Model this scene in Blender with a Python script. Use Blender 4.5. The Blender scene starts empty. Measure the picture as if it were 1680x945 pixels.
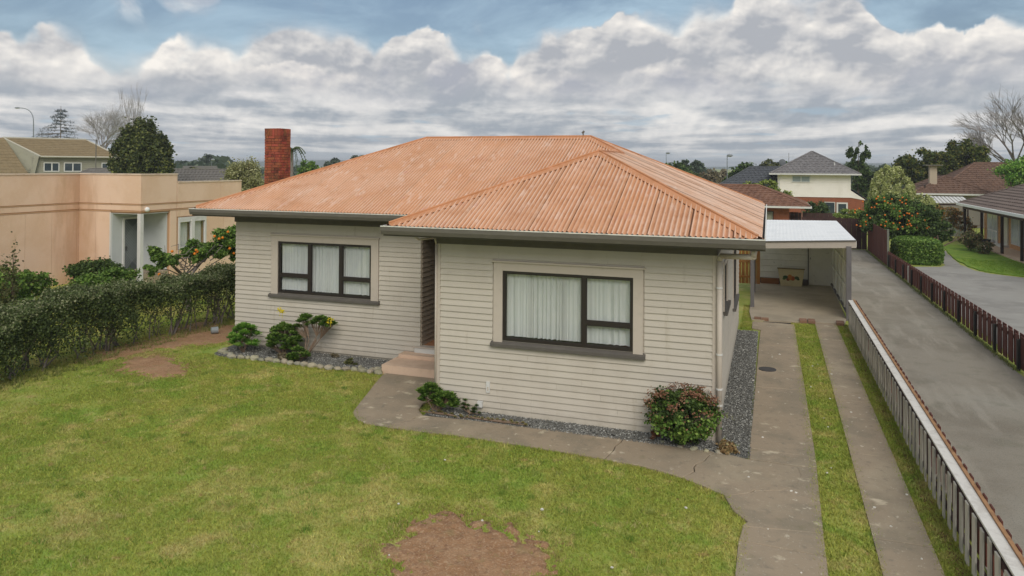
import bpy, math, random
import numpy as np
from mathutils import Vector, Matrix
from math import radians, sin, cos, tan, pi, atan2, sqrt

random.seed(7)
RNG = np.random.default_rng(11)
SC = bpy.context.scene
COL = SC.collection

def hx(h, k=1.0):
    r = []
    for i in (0, 2, 4):
        c = int(h[i:i + 2], 16) / 255
        c = c / 12.92 if c <= .04045 else ((c + .055) / 1.055) ** 2.4
        r.append(min(1, c * k))
    return (r[0], r[1], r[2], 1)

# ---------------------------------------------------------------- camera
CAM = Vector((0.9409, -14.4623, 5.2727))
YAW, PITCH, ROLL = 0.3350, 0.0089, 0.0059
def cam_axes():
    cy, sy, cp, sp, cr, sr = cos(YAW), sin(YAW), cos(PITCH), sin(PITCH), cos(ROLL), sin(ROLL)
    f = Vector((-sy * cp, cy * cp, sp)); rt = Vector((cy, sy, 0)); up = rt.cross(f)
    return rt * cr + up * sr, up * cr - rt * sr, f
RT, UP, FW = cam_axes()
cam = bpy.data.cameras.new('camera'); co = bpy.data.objects.new('camera', cam); COL.objects.link(co)
cam.sensor_width = 36; cam.lens = 25.858; cam.shift_y = -0.1259
cam.clip_start = .1; cam.clip_end = 6000
co.matrix_world = Matrix(((RT.x, UP.x, -FW.x, CAM.x), (RT.y, UP.y, -FW.y, CAM.y), (RT.z, UP.z, -FW.z, CAM.z), (0, 0, 0, 1)))
SC.camera = co

def at(px, py, Y):
    """point of the place seen at a pixel of the 1680x945 photograph, on the plane y = Y"""
    d = RT * ((px - 840) / 1206.67) + UP * (-(py - 260.93) / 1206.67) + FW
    return CAM + d * ((Y - CAM.y) / d.y)

# ---------------------------------------------------------------- light
SUN_EL, SUN_AZ = radians(40), radians(152)      # azimuth clockwise from +Y
sun = bpy.data.lights.new('sun', 'SUN'); so = bpy.data.objects.new('sun', sun); COL.objects.link(so)
sun.energy = 1.4; sun.angle = radians(38); sun.color = (1, .96, .9)
sd = Vector((sin(SUN_AZ) * cos(SUN_EL), cos(SUN_AZ) * cos(SUN_EL), sin(SUN_EL)))
so.rotation_euler = (-sd).to_track_quat('-Z', 'Y').to_euler()
so.location = (0, -20, 30)
SC.view_settings.view_transform = 'Standard'; SC.view_settings.look = 'None'
SC.view_settings.gamma = 1; SC.view_settings.exposure = 0.38

HAZE = 0.0006
# ---------------------------------------------------------------- node helper
class NT:
    def __init__(s, tree): s.t = tree; s.n = tree.nodes; s.l = tree.links
    def new(s, ty, **kw):
        n = s.n.new(ty)
        for k, v in kw.items(): setattr(n, k, v)
        return n
    def put(s, sock, v):
        if isinstance(v, bpy.types.NodeSocket): s.l.new(v, sock)
        else: sock.default_value = v
    def math(s, op, a, b=0., c=0., clamp=False):
        n = s.new('ShaderNodeMath', operation=op, use_clamp=clamp)
        s.put(n.inputs[0], a); s.put(n.inputs[1], b); s.put(n.inputs[2], c)
        return n.outputs[0]
    def mr(s, v, a, b, c=0., d=1., smooth=True):
        n = s.new('ShaderNodeMapRange', interpolation_type='SMOOTHSTEP' if smooth else 'LINEAR')
        for i, x in enumerate((v, a, b, c, d)): s.put(n.inputs[i], x)
        return n.outputs[0]
    def mix(s, f, a, b, mode='MIX'):
        n = s.new('ShaderNodeMix', data_type='RGBA', blend_type=mode)
        s.put(n.inputs[0], f); s.put(n.inputs[6], a); s.put(n.inputs[7], b)
        return n.outputs[2]
    def noise(s, vec, scale, detail=3., rough=.55, dist=0., lac=2.):
        n = s.new('ShaderNodeTexNoise')
        if vec is not None: s.l.new(vec, n.inputs['Vector'])
        n.inputs['Scale'].default_value = scale; n.inputs['Detail'].default_value = detail
        n.inputs['Roughness'].default_value = rough; n.inputs['Distortion'].default_value = dist
        n.inputs['Lacunarity'].default_value = lac
        return n.outputs[0]
    def comb(s, x, y, z=0.):
        n = s.new('ShaderNodeCombineXYZ'); s.put(n.inputs[0], x); s.put(n.inputs[1], y); s.put(n.inputs[2], z)
        return n.outputs[0]
    def vscale(s, v, sc):
        n = s.new('ShaderNodeVectorMath', operation='MULTIPLY'); s.l.new(v, n.inputs[0]); n.inputs[1].default_value = sc
        return n.outputs[0]

# ---------------------------------------------------------------- sky
SKY_TOPS = [(-60, 60), (0, 42), (35, 48), (65, 30), (100, 19), (132, 34), (150, 66), (200, 80), (240, 76), (290, 50), (330, 48),
            (390, 55), (410, 38), (480, 12), (540, 34), (600, 48), (615, 68), (660, 50), (700, 38), (735, 52), (760, 74),
            (800, 76), (838, 100), (852, 62), (890, 40), (985, 44), (1010, 18), (1080, 8), (1110, 22), (1140, -12), (1400, -22),
            ]
SKY_TOPS2 = [(1400, -22), (1440, 30), (1475, 44), (1500, 48), (1540, 32), (1585, 50), (1600, 34), (1640, 24), (1700, 20)]
SKY_IN = [(-60, 118), (0, 108), (70, 104), (150, 126), (230, 112), (330, 122), (400, 104), (480, 96), (560, 112), (640, 104), (692, 118), (705, 96), (740, 80), (790, 76), (830, 90), (880, 112), (940, 104), (1010, 116), (1090, 96), (1180, 108), (1260, 132), (1380, 112), (1480, 98), (1540, 66), (1600, 80), (1680, 62)]
def build_world():
    w = bpy.data.worlds.new('World'); SC.world = w; w.use_nodes = True
    t = NT(w.node_tree); t.n.clear()
    out = t.new('ShaderNodeOutputWorld')
    sky = t.new('ShaderNodeTexSky', sky_type='NISHITA'); sky.sun_disc = False
    sky.sun_elevation = SUN_EL; sky.sun_rotation = SUN_AZ
    sky.altitude = 20; sky.air_density = 1; sky.dust_density = 1.6; sky.ozone_density = 1
    tc = t.new('ShaderNodeTexCoord').outputs['Generated']
    def dot(v):
        n = t.new('ShaderNodeVectorMath', operation='DOT_PRODUCT'); t.l.new(tc, n.inputs[0]); n.inputs[1].default_value = v
        return n.outputs['Value']
    f = dot((-sin(YAW), cos(YAW), 0)); r = dot((cos(YAW), sin(YAW), 0)); z = dot((0, 0, 1))
    az = t.math('ARCTAN2', r, f)
    hor = t.math('SQRT', t.math('ADD', t.math('MULTIPLY', r, r), t.math('MULTIPLY', f, f)))
    V = t.math('MAXIMUM', t.math('DIVIDE', z, t.math('MAXIMUM', hor, .02)), 0.)
    V = t.math('MINIMUM', V, 4.)
    U = t.math('MULTIPLY', az, 1.08)
    P = t.comb(U, V)
    # outline of the big cumulus bank: elevation of its top against azimuth
    def ramp(pts):
        a0, a1 = -.66, .66
        cr = t.new('ShaderNodeValToRGB'); t.l.new(t.mr(az, a0, a1, 0, 1, False), cr.inputs[0])
        els = cr.color_ramp.elements; cr.color_ramp.interpolation = 'B_SPLINE' if False else 'LINEAR'
        for i, (px, py) in enumerate(pts):
            a = math.atan((px - 840) / 1206.67); hgt = (272 + (px - 840) * .006 - py) / 1206.67 * cos(a)
            p = (a - a0) / (a1 - a0); v = hgt / .3
            e = els[i] if i < 2 else els.new(min(1, max(0, p)))
            e.position = min(1, max(0, p)); e.color = (v, v, v, 1)
        return t.math('MULTIPLY', cr.outputs[0], .3)
    hA, hB = ramp(SKY_TOPS), ramp(SKY_TOPS2)
    H = t.mix(t.math('GREATER_THAN', az, math.atan((1400 - 840) / 1206.67)), hA, hB)
    n = t.new('ShaderNodeSeparateColor'); t.l.new(H, n.inputs[0]); H = n.outputs[0]
    # far from the pictured part of the sky the bank keeps a middling, wandering height
    side = t.mr(t.math('ABSOLUTE', az), .6, .75)
    Hside = t.math('ADD', .12, t.math('MULTIPLY', t.noise(t.comb(az, 3.), 3., 3.), .16))
    H = t.math('ADD', t.math('MULTIPLY', H, t.math('SUBTRACT', 1., side)), t.math('MULTIPLY', Hside, side))
    puff = t.math('ADD', t.math('MULTIPLY', t.math('SUBTRACT', t.noise(P, 24., 5., .55, .3), .5), .030),
                  t.math('MULTIPLY', t.math('SUBTRACT', t.noise(P, 95., 3., .5, .2), .5), .005))
    def relief(vec, sc, off, det=6., ro=.58):
        a = t.noise(vec, sc, det, ro, .25)
        ad = t.new('ShaderNodeVectorMath', operation='ADD'); t.l.new(vec, ad.inputs[0]); ad.inputs[1].default_value = off
        b = t.noise(ad.outputs[0], sc, det, ro, .25)
        return t.math('SUBTRACT', a, b)
    P2 = t.vscale(P, (1, 1.5, 1))
    rel = relief(P2, 11., (-.008, .015, 0), 4., .5)
    rel2 = relief(P2, 34., (-.003, .006, 0), 4., .5)
    big = t.noise(t.vscale(P, (1, 2.2, 1)), 5.5, 4., .5, .2)
    def cumulus(Hx, fall, dark, bright):
        depth = t.math('ADD', t.math('SUBTRACT', Hx, V), puff)               # >0 inside the bank
        soft = t.mr(t.noise(P, 8., 2.), .40, .60, .006, .045)
        msk = t.mr(depth, 0., soft)
        lit = t.math('ADD', t.mr(depth, fall, 0., 0., .55), t.math('MULTIPLY', rel, 2.7))
        lit = t.math('ADD', lit, t.math('MULTIPLY', rel2, .9))
        lit = t.math('ADD', lit, t.mr(big, .40, .66, -.10, .42))
        lit = t.math('MINIMUM', t.math('MAXIMUM', lit, 0.), 1.)
        return msk, t.mix(lit, hx(dark), hx(bright))
    bank, cum = cumulus(H, .07, '9C9FA5', 'E2DDD6')
    H2 = t.math('SUBTRACT', t.math('MULTIPLY', t.math('ADD', ramp(SKY_IN), 0.), t.math('SUBTRACT', 1., side)), t.math('MULTIPLY', side, -.06))
    bank2, cum2 = cumulus(H2, .05, '9A9DA6', 'E2DCD4')
    cum = t.mix(t.math('MULTIPLY', bank2, t.mr(t.noise(P, 4., 2.), .38, .5, .35, 1.)), cum, cum2)
    # stratocumulus rolls towards the horizon, foreshortened as a flat deck
    inv = t.math('DIVIDE', 1., t.math('ADD', V, .045))
    Q = t.comb(t.math('MULTIPLY', U, t.math('ADD', 1.9, t.math('MULTIPLY', inv, .13))), t.math('MULTIPLY', inv, .21), 5.)
    s1 = t.noise(Q, 2.0, 5., .56, .15)
    s2 = t.noise(P2, 22., 4., .55, .2)
    srel = relief(P2, 14., (-.004, .012, 0), 4., .55)
    sl = t.math('ADD', t.mr(s1, .36, .66, 0., .8), t.math('MULTIPLY', t.math('SUBTRACT', s2, .5), .7))
    sl = t.math('MINIMUM', t.math('MAXIMUM', t.math('ADD', sl, t.math('MULTIPLY', srel, 1.5)), 0.), 1.)
    strat = t.mix(sl, hx('939AA2'), hx('DBD8D4'))
    bluegap = t.mr(t.noise(Q, 3.1, 3., .5, .2), .60, .72, 0., .55)
    strat = t.mix(bluegap, strat, hx('93A9B8'))
    strat = t.mix(t.mr(V, .03, .0, 0., .6), strat, hx('C6CDD2'))
    lowm = t.math('ADD', t.math('ADD', V, t.math('MULTIPLY', t.math('SUBTRACT', t.noise(P2, 7., 5., .6), .5), .09)), 0.)
    low = t.mr(lowm, .125, .07)
    cloud = t.mix(low, cum, strat)
    # thin veils and further clouds in the blue above the bank
    R = t.comb(t.math('MULTIPLY', U, 2.), t.math('MULTIPLY', t.math('POWER', t.math('ADD', V, .02), .6), 5.), 9.)
    veil = t.mr(t.noise(R, 1.5, 6., .6, .6), .36, .72, .08, .80)
    deck = t.mr(t.noise(R, 1.1, 6., .6, .3), .44, .56)
    deck = t.math('MULTIPLY', deck, t.mr(V, .235, .33))
    patch = t.mr(t.noise(t.comb(U, V, 2.), 6.5, 5., .55, .3),   .53, .63)
    patch = t.math('MULTIPLY', patch, t.mr(V, .15, .2, 0, .75))
    up = t.math('MAXIMUM', deck, patch)
    upc = t.mix(t.mr(t.noise(R, 3.4, 5., .6), .38, .62), hx('A6A6AE'), hx('DCD8D3'))
    cover = t.math('MAXIMUM', bank, t.math('MAXIMUM', veil, up))
    above = t.mix(up, hx('A9C0CE'), upc)
    col = t.mix(bank, above, cloud)
    b1 = t.new('ShaderNodeBackground'); t.l.new(sky.outputs[0], b1.inputs[0]); b1.inputs[1].default_value = .06
    b2 = t.new('ShaderNodeBackground'); t.l.new(col, b2.inputs[0]); b2.inputs[1].default_value = 1.03
    ms = t.new('ShaderNodeMixShader'); t.l.new(cover, ms.inputs[0]); t.l.new(b1.outputs[0], ms.inputs[1]); t.l.new(b2.outputs[0], ms.inputs[2])
    t.l.new(ms.outputs[0], out.inputs[0])
    w.cycles.sampling_method = 'MANUAL'; w.cycles.sample_map_resolution = 512
build_world()

# ---------------------------------------------------------------- materials
MATS = {}
def M(name, base, layers=(), rough=.7, bump=(), rnd=0., attr=None, spec=.3, metal=0., trans=0., hue=0.):
    """layers: (scale, lo, hi, colour, amount[, stretch]); bump: (scale, strength, distance); rnd: value change per object;
    attr: (colour0, colour1) mixed in by the face attribute v"""
    if name in MATS: return MATS[name]
    m = bpy.data.materials.new(name); m.use_nodes = True; t = NT(m.node_tree); t.n.clear()
    out = t.new('ShaderNodeOutputMaterial'); b = t.new('ShaderNodeBsdfPrincipled')
    pos = t.new('ShaderNodeNewGeometry').outputs['Position']
    c = base
    if attr:
        a = t.new('ShaderNodeAttribute', attribute_name='v').outputs['Fac']
        c = t.mix(t.mr(a, 0, .6, 0, 1, False), base, attr[0]); c = t.mix(t.mr(a, .6, 1., 0, 1, False), c, attr[1])
    for L in layers:
        v = pos if len(L) < 6 else t.vscale(pos, L[5])
        c = t.mix(t.mr(t.noise(v, L[0], 5., .6, .2), L[1], L[2], 0., L[4]), c, L[3])
    if rnd:
        oi = t.new('ShaderNodeObjectInfo').outputs['Random']
        hs = t.new('ShaderNodeHueSaturation'); t.put(hs.inputs['Color'], c)
        t.put(hs.inputs['Value'], t.mr(oi, 0, 1, 1 - rnd, 1 + rnd, False))
        if hue: t.put(hs.inputs['Hue'], t.mr(t.math('FRACT', t.math('MULTIPLY', oi, 7.3)), 0, 1, .5 - hue, .5 + hue, False))
        c = hs.outputs[0]
    t.put(b.inputs['Base Color'], c)
    b.inputs['Roughness'].default_value = rough; b.inputs['Metallic'].default_value = metal
    b.inputs['Specular IOR Level'].default_value = spec
    nrm = None
    for (sc, st, di) in bump:
        bp = t.new('ShaderNodeBump'); bp.inputs['Strength'].default_value = st; bp.inputs['Distance'].default_value = di
        t.l.new(t.noise(pos, sc, 4., .6), bp.inputs['Height'])
        if nrm: t.l.new(nrm, bp.inputs['Normal'])
        nrm = bp.outputs[0]
    if nrm: t.l.new(nrm, b.inputs['Normal'])
    sh = b.outputs[0]
    if trans:
        tr = t.new('ShaderNodeBsdfTranslucent'); t.put(tr.inputs[0], c)
        mx = t.new('ShaderNodeMixShader'); mx.inputs[0].default_value = trans
        t.l.new(sh, mx.inputs[1]); t.l.new(tr.outputs[0], mx.inputs[2]); sh = mx.outputs[0]
    t.l.new(sh, out.inputs[0])
    MATS[name] = m
    return m

def glass_mat(name, tint=(.97, .98, .98, 1), refl=.05):
    m = bpy.data.materials.new(name); m.use_nodes = True; t = NT(m.node_tree); t.n.clear()
    out = t.new('ShaderNodeOutputMaterial'); tr = t.new('ShaderNodeBsdfTransparent'); tr.inputs[0].default_value = tint
    gl = t.new('ShaderNodeBsdfGlossy'); gl.inputs['Roughness'].default_value = .02; gl.inputs[0].default_value = (.95, .97, 1, 1)
    fr = t.new('ShaderNodeLayerWeight').outputs['Facing']
    f = t.math('ADD', t.math('MULTIPLY', t.math('POWER', fr, 4.), .8), refl, clamp=True)
    mx = t.new('ShaderNodeMixShader'); t.l.new(f, mx.inputs[0]); t.l.new(tr.outputs[0], mx.inputs[1]); t.l.new(gl.outputs[0], mx.inputs[2])
    t.l.new(mx.outputs[0], out.inputs[0]); return m

paint = M('wall_paint', hx('C4BBAC'), [(1.1, .45, .7, hx('B7AD9D'), .5, (1, 1, .3)), (9, .5, .75, hx('AFA492'), .35, (.3, .3, 3)), (3.1, .60, .72, hx('A79B85'), .4, (2, 2, .25))], .62, [(60, .15, .002)], rnd=.035)
def splash(m):
    # earth splashed on the lowest boards
    t = NT(m.node_tree); b = [n for n in t.n if n.type == 'BSDF_PRINCIPLED'][0]; src = b.inputs['Base Color'].links[0].from_socket
    pos = t.new('ShaderNodeNewGeometry').outputs['Position']; sx = t.new('ShaderNodeSeparateXYZ'); t.l.new(pos, sx.inputs[0])
    k = t.mr(t.math('ADD', sx.outputs[2], t.math('MULTIPLY', t.noise(pos, 5., 4.), .35)), .52, .15, 0., .45)
    t.put(b.inputs['Base Color'], t.mix(k, src, hx('8F8570')))
splash(paint)
trim_pale = M('trim_pale', hx('C4B8A9'), [(6, .5, .8, hx('A79F8F'), .4)], .55, [(80, .1, .001)])
trim_dark = M('trim_dark', hx('5F5A53'), [(5, .45, .75, hx('6E685F'), .5)], .6)
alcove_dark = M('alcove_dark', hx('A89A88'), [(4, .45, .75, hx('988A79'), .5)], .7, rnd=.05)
alu = M('dark_aluminium', hx('2E2723'), [], .4, spec=.5)
gutter_m = M('gutter_grey', hx('6A655C'), [(4, .45, .75, hx('77726A'), .6, (1, 1, 4))], .5)
lip_m = M('gutter_lip', hx('E2DFD4'), [(7, .5, .7, hx('B5B1A6'), .8)], .5)
roofm = M('roof_orange', hx('CD9871'), [(.55, .42, .62, hx('D4A584'), .7), (1.7, .5, .68, hx('BF875E'), .6), (4.5, .54, .70, hx('E0BFA8'), .75, (1, .35, .35)),
          (12, .60, .72, hx('9A6A48'), .4, (1, .5, .5)), (2.4, .60, .72, hx('C58D7C'), .6)], .62, [(30, .2, .004)], rnd=.05)
def roof_relief_wear(m):
    # relief shading put in the colour with chalk and grime: crests, valleys, laps (attribute 'crest')
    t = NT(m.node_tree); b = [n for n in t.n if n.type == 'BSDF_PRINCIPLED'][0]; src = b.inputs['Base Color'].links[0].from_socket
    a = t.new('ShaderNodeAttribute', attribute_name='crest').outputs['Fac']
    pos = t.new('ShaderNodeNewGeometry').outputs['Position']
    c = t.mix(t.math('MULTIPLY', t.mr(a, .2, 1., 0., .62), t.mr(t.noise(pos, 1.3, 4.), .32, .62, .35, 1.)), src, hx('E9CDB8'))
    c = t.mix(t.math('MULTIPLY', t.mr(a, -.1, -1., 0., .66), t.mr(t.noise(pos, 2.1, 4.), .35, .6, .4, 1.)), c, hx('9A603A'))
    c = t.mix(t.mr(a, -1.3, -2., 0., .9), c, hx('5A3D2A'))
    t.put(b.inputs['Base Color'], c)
roof_relief_wear(roofm)
capm = M('roof_cap', hx('C98E66'), [(1.5, .42, .65, hx('B67D54'), .7), (5, .55, .72, hx('D6A284'), .7), (14, .6, .72, hx('6E553E'), .5)], .6, [(40, .3, .003)])
room_m = M('room_dark', hx('3A3632'), [], .9)
def curtain_mat():
    m = M('curtain', hx('E9E9E5'), [(3, .4, .7, hx('D5D8D5'), .5, (4, 4, .5))], .9, trans=.2); return m
curt = curtain_mat()
glass = glass_mat('window_glass')
brickm = M('chimney_brick', hx('98523C'), [(3.2, .46, .62, hx('56382C'), .75), (1.1, .52, .68, hx('6C5A2E'), .35), (17, .5, .7, hx('B9603F'), .6)], .85, [(50, .5, .004)], rnd=.22, hue=.012)
mortar = M('mortar', hx('6A4236'), [(6, .45, .7, hx('4A2F27'), .6)], .95)
concrete = M('concrete', hx('A19079'), [(.9, .42, .62, hx('8E826E'), .85), (.5, .5, .7, hx('B4A48A'), .6), (1.5, .61, .70, hx('D4C6AA'), .7, (1, 1.5, 1)), (5.5, .64, .69, hx('D8CCB4'), .6), (7, .55, .72, hx('7C7364'), .55),
            (26, .60, .66, hx('B5AC9A'), .6), (2.2, .60, .72, hx('75704F'), .35)], .85, [(70, .5, .006), (14, .3, .01)])
concrete_pale = M('step_paint', hx('D9BCA2'), [(2.5, .42, .65, hx('C8AA8F'), .7), (20, .5, .7, hx('CDB59C'), .5)], .8, [(60, .3, .003)])
asphalt = M('asphalt', hx('948B7B'), [(.45, .42, .60, hx('837A6A'), .85), (.9, .50, .66, hx('A49B8B'), .7, (2.2, .35, 1)), (.16, .45, .65, hx('A09A8C'), .7), (1.6, .52, .70, hx('6C6B57'), .35), (45, .5, .66, hx('9A968C'), .5), (60, .52, .7, hx('4E4C47'), .6)],
           .92, [(90, .8, .008), (20, .3, .008)])
parking_m = M('parking_asphalt', hx('9A968E'), [(.4, .45, .62, hx('85817A'), .7), (1.3, .5, .7, hx('A8A49B'), .5), (50, .5, .66, hx('A09C93'), .4)], .92, [(80, .6, .008)])
soil = M('soil', hx('A07A58'), [(2.2, .42, .62, hx('AE8A68'), .7), (9, .5, .66, hx('84624A'), .55), (30, .50, .64, hx('C0A282'), .6), (4, .55, .66, hx('96835A'), .5)], .95, [(40, .9, .02)])
gravelm = M('gravel_stone', hx('66645C'), [(60, .6, .66, hx('A5A49C'), .6)], .8, attr=(hx('6C6B66'), hx('BDBBB2')))
rockm = M('edging_rock', hx('A49B82'), [(4, .45, .62, hx('85887A'), .7), (13, .5, .7, hx('A79C85'), .6)], .85, [(25, .6, .01)], rnd=.18, hue=.02)
white_paint = M('white_paint', hx('D5D3CD'), [(3, .5, .7, hx('C4C1B8'), .5)], .5)
cream_paint = M('cream_paint', hx('D6CFBC'), [(2, .5, .7, hx('C9C1AC'), .4)], .6, rnd=.02)
bark = M('bark', hx('6B5A4A'), [(9, .45, .65, hx('4B3F34'), .7, (1, 1, .3))], .9, [(30, .6, .01)])
bark_grey = M('bark_grey', hx('857B74'), [(5, .45, .65, hx('6A615C'), .6)], .9)
twigm = M('twigs', hx('8B8078'), [(5, .45, .65, hx('6F6660'), .6)], .9)

def lawn_color(t, pos, base):
    c = base
    for (sc, lo, hi, col, am) in [(.22, .42, .62, hx('B0AE58'), .65), (.55, .50, .66, hx('C6BA74'), .7), (.9, .50, .66, hx('84A040'), .65), (1.7, .54, .66, hx('C4B974'), .6),
                                  (3.3, .60, .70, hx('BC9E70'), .6), (6, .48, .68, hx('82A23E'), .45), (.4, .60, .72, hx('C4B078'), .65)]:
        c = t.mix(t.mr(t.noise(pos, sc, 4., .62, .3), lo, hi, 0., am), c, col)
    return c
def lawn_mats():
    res = []
    for nm, at_ in (('lawn_ground', False), ('lawn_blades', True)):
        m = bpy.data.materials.new(nm); m.use_nodes = True; t = NT(m.node_tree); t.n.clear()
        out = t.new('ShaderNodeOutputMaterial'); b = t.new('ShaderNodeBsdfPrincipled')
        pos = t.new('ShaderNodeNewGeometry').outputs['Position']
        c = lawn_color(t, pos, hx('98A149'))
        if at_:
            a = t.new('ShaderNodeAttribute', attribute_name='v').outputs['Fac']
            hs = t.new('ShaderNodeHueSaturation'); t.put(hs.inputs['Color'], c)
            t.put(hs.inputs['Value'], t.mr(a, 0, 1, .74, 1.42, False)); t.put(hs.inputs['Hue'], t.mr(t.math('FRACT', t.math('MULTIPLY', a, 9.7)), 0, 1, .482, .512, False))
            c = hs.outputs[0]
            tr = t.new('ShaderNodeBsdfTranslucent'); t.put(tr.inputs[0], c)
            mx = t.new('ShaderNodeMixShader'); mx.inputs[0].default_value = .3
            t.l.new(b.outputs[0], mx.inputs[1]); t.l.new(tr.outputs[0], mx.inputs[2]); t.l.new(mx.outputs[0], out.inputs[0])
        else:
            c = t.mix(t.mr(t.noise(pos, 40., 4.), .45, .7, 0, .5), c, hx('66702F'))
            bp = t.new('ShaderNodeBump'); bp.inputs['Strength'].default_value = .8; bp.inputs['Distance'].default_value = .02
            t.l.new(t.noise(pos, 35., 4.), bp.inputs['Height']); t.l.new(bp.outputs[0], b.inputs['Normal'])
            t.l.new(b.outputs[0], out.inputs[0])
        t.put(b.inputs['Base Color'], c); b.inputs['Roughness'].default_value = .75; b.inputs['Specular IOR Level'].default_value = .2
        res.append(m)
    return res
lawn_ground, lawn_blades = lawn_mats()

# ---------------------------------------------------------------- object helpers
def tag(o, label=None, cat=None, group=None, kind=None):
    if label: o['label'] = label
    if cat: o['category'] = cat
    if group: o['group'] = group
    if kind: o['kind'] = kind
    return o
def empty(name, loc, label, cat, group=None, rz=0):
    o = bpy.data.objects.new(name, None); COL.objects.link(o); o.location = loc; o.rotation_euler = (0, 0, rz)
    o.empty_display_size = .3
    return tag(o, label, cat, group)
def link(name, me, parent=None, loc=None):
    o = bpy.data.objects.new(name, me); COL.objects.link(o)
    if parent: o.parent = parent
    if loc is not None: o.location = loc
    return o
class MB:
    """collects shapes; o = the point subtracted from every vertex (the thing's base)"""
    def __init__(s, o=(0, 0, 0)): s.v = []; s.f = []; s.o = Vector(o)
    def add(s, vs, fs):
        k = len(s.v); s.v += [tuple(Vector(v) - s.o) for v in vs]; s.f += [tuple(i + k for i in f) for f in fs]; return s
    def box(s, x0, x1, y0, y1, z0, z1):
        return s.add([(x, y, z) for z in (z0, z1) for x, y in ((x0, y0), (x1, y0), (x1, y1), (x0, y1))],
                     [(3, 2, 1, 0), (4, 5, 6, 7), (0, 1, 5, 4), (1, 2, 6, 5), (2, 3, 7, 6), (3, 0, 4, 7)])
    def prism(s, poly, z0, z1):
        n = len(poly)
        return s.add([(p[0], p[1], z0) for p in poly] + [(p[0], p[1], z1) for p in poly],
                     [tuple(range(n))[::-1], tuple(range(n, 2 * n))] + [(i, (i + 1) % n, n + (i + 1) % n, n + i) for i in range(n)])
    def loft(s, A, B, closed=True):
        """faces between two outlines of equal length, with end caps"""
        n = len(A); return s.add(list(A) + list(B), [tuple(range(n))[::-1], tuple(range(n, 2 * n))] + [(i, (i + 1) % n, n + (i + 1) % n, n + i) for i in range(n)])
    def quad(s, a, b, c, d): return s.add([a, b, c, d], [(0, 1, 2, 3)])
    def tube(s, p0, p1, r0, r1=None, n=8, cap=True):
        r1 = r0 if r1 is None else r1; p0 = Vector(p0); p1 = Vector(p1); d = (p1 - p0).normalized()
        a = d.orthogonal().normalized(); b = d.cross(a)
        vs = [p0 + (a * cos(2 * pi * i / n) + b * sin(2 * pi * i / n)) * r0 for i in range(n)] + [p1 + (a * cos(2 * pi * i / n) + b * sin(2 * pi * i / n)) * r1 for i in range(n)]
        fs = [(i, (i + 1) % n, n + (i + 1) % n, n + i) for i in range(n)]
        if cap: fs += [tuple(range(n))[::-1], tuple(range(n, 2 * n))]
        return s.add(vs, fs)
    def path(s, pts, r, n=8):
        for a, b in zip(pts, pts[1:]): s.tube(a, b, r, r, n)
        return s
    def blob(s, c, r, n=6, m=8, jit=0., rng=random):
        vs = []; c = Vector(c); r = r if hasattr(r, '__len__') else (r, r, r)
        for i in range(n + 1):
            th = pi * i / n
            for j in range(m):
                k = 1 + rng.uniform(-jit, jit); ph = 2 * pi * j / m
                vs.append(c + Vector((r[0] * sin(th) * cos(ph) * k, r[1] * sin(th) * sin(ph) * k, r[2] * cos(th) * k)))
        fs = [(i * m + j, (i + 1) * m + j, (i + 1) * m + (j + 1) % m, i * m + (j + 1) % m) for i in range(n) for j in range(m)]
        return s.add(vs, fs)
    def mesh(s, name, mat, smooth=False):
        me = bpy.data.meshes.new(name); me.from_pydata(s.v, [], s.f); me.materials.append(mat)
        if smooth: me.polygons.foreach_set('use_smooth', [True] * len(me.polygons))
        me.update(); return me
    def build(s, name, mat, parent=None, smooth=False, loc=None, **kw):
        return tag(link(name, s.mesh(name, mat, smooth), parent, loc), **kw)
def np_mesh(name, V, nper, mat, vattr=None, smooth=False):
    """V (n*nper,3): n separate faces with nper corners each"""
    n = len(V) // nper; me = bpy.data.meshes.new(name)
    me.vertices.add(len(V)); me.vertices.foreach_set('co', V.astype(np.float32).ravel())
    me.loops.add(len(V)); me.loops.foreach_set('vertex_index', np.arange(len(V), dtype=np.int32))
    me.polygons.add(n); me.polygons.foreach_set('loop_start', np.arange(0, len(V), nper, dtype=np.int32))
    me.materials.append(mat)
    if vattr is not None:
        a = me.attributes.new('v', 'FLOAT', 'FACE'); a.data.foreach_set('value', vattr.astype(np.float32))
    me.update(); me.validate(); return me
def unit(a): return a / np.maximum(np.linalg.norm(a, axis=1, keepdims=True), 1e-6)
def leaf_mesh(name, P, size, mat, up=.4, out=None, outk=.5, width=.42, vattr=None):
    n = len(P); nr = unit(RNG.normal(size=(n, 3)) + np.array([0, 0, up]) + (out * outk if out is not None else 0))
    t = unit(np.cross(nr, RNG.normal(size=(n, 3)))); b = np.cross(nr, t)
    s = (size * RNG.uniform(.65, 1.3, n))[:, None]
    V = np.stack([P - t * s * .5, P + b * s * width + nr * s * .06, P + t * s * .5, P - b * s * width + nr * s * .06], 1).reshape(-1, 3)
    if vattr is None: vattr = RNG.random(n)
    return np_mesh(name, V, 4, mat, vattr)
def blob_points(n, c, r, ncl=40, fill=.35, cl=.22, flat=0.):
    """points in clumps spread through an ellipsoid, thicker towards its skin; returns points, outward directions, clump ids"""
    c = np.array(c, float); r = np.array(r, float)
    d = unit(RNG.normal(size=(ncl, 3))); rad = RNG.uniform(fill, 1, (ncl, 1)) ** .6
    if flat: d[:, 2] = np.maximum(d[:, 2], -flat)
    cc = d * rad * (1 - cl * .8)
    k = RNG.integers(0, ncl, n); off = RNG.normal(size=(n, 3)) * cl * .55
    p = cc[k] + off
    return c + p * r, unit(p * np.array([1, 1, 1.3])), k

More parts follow.
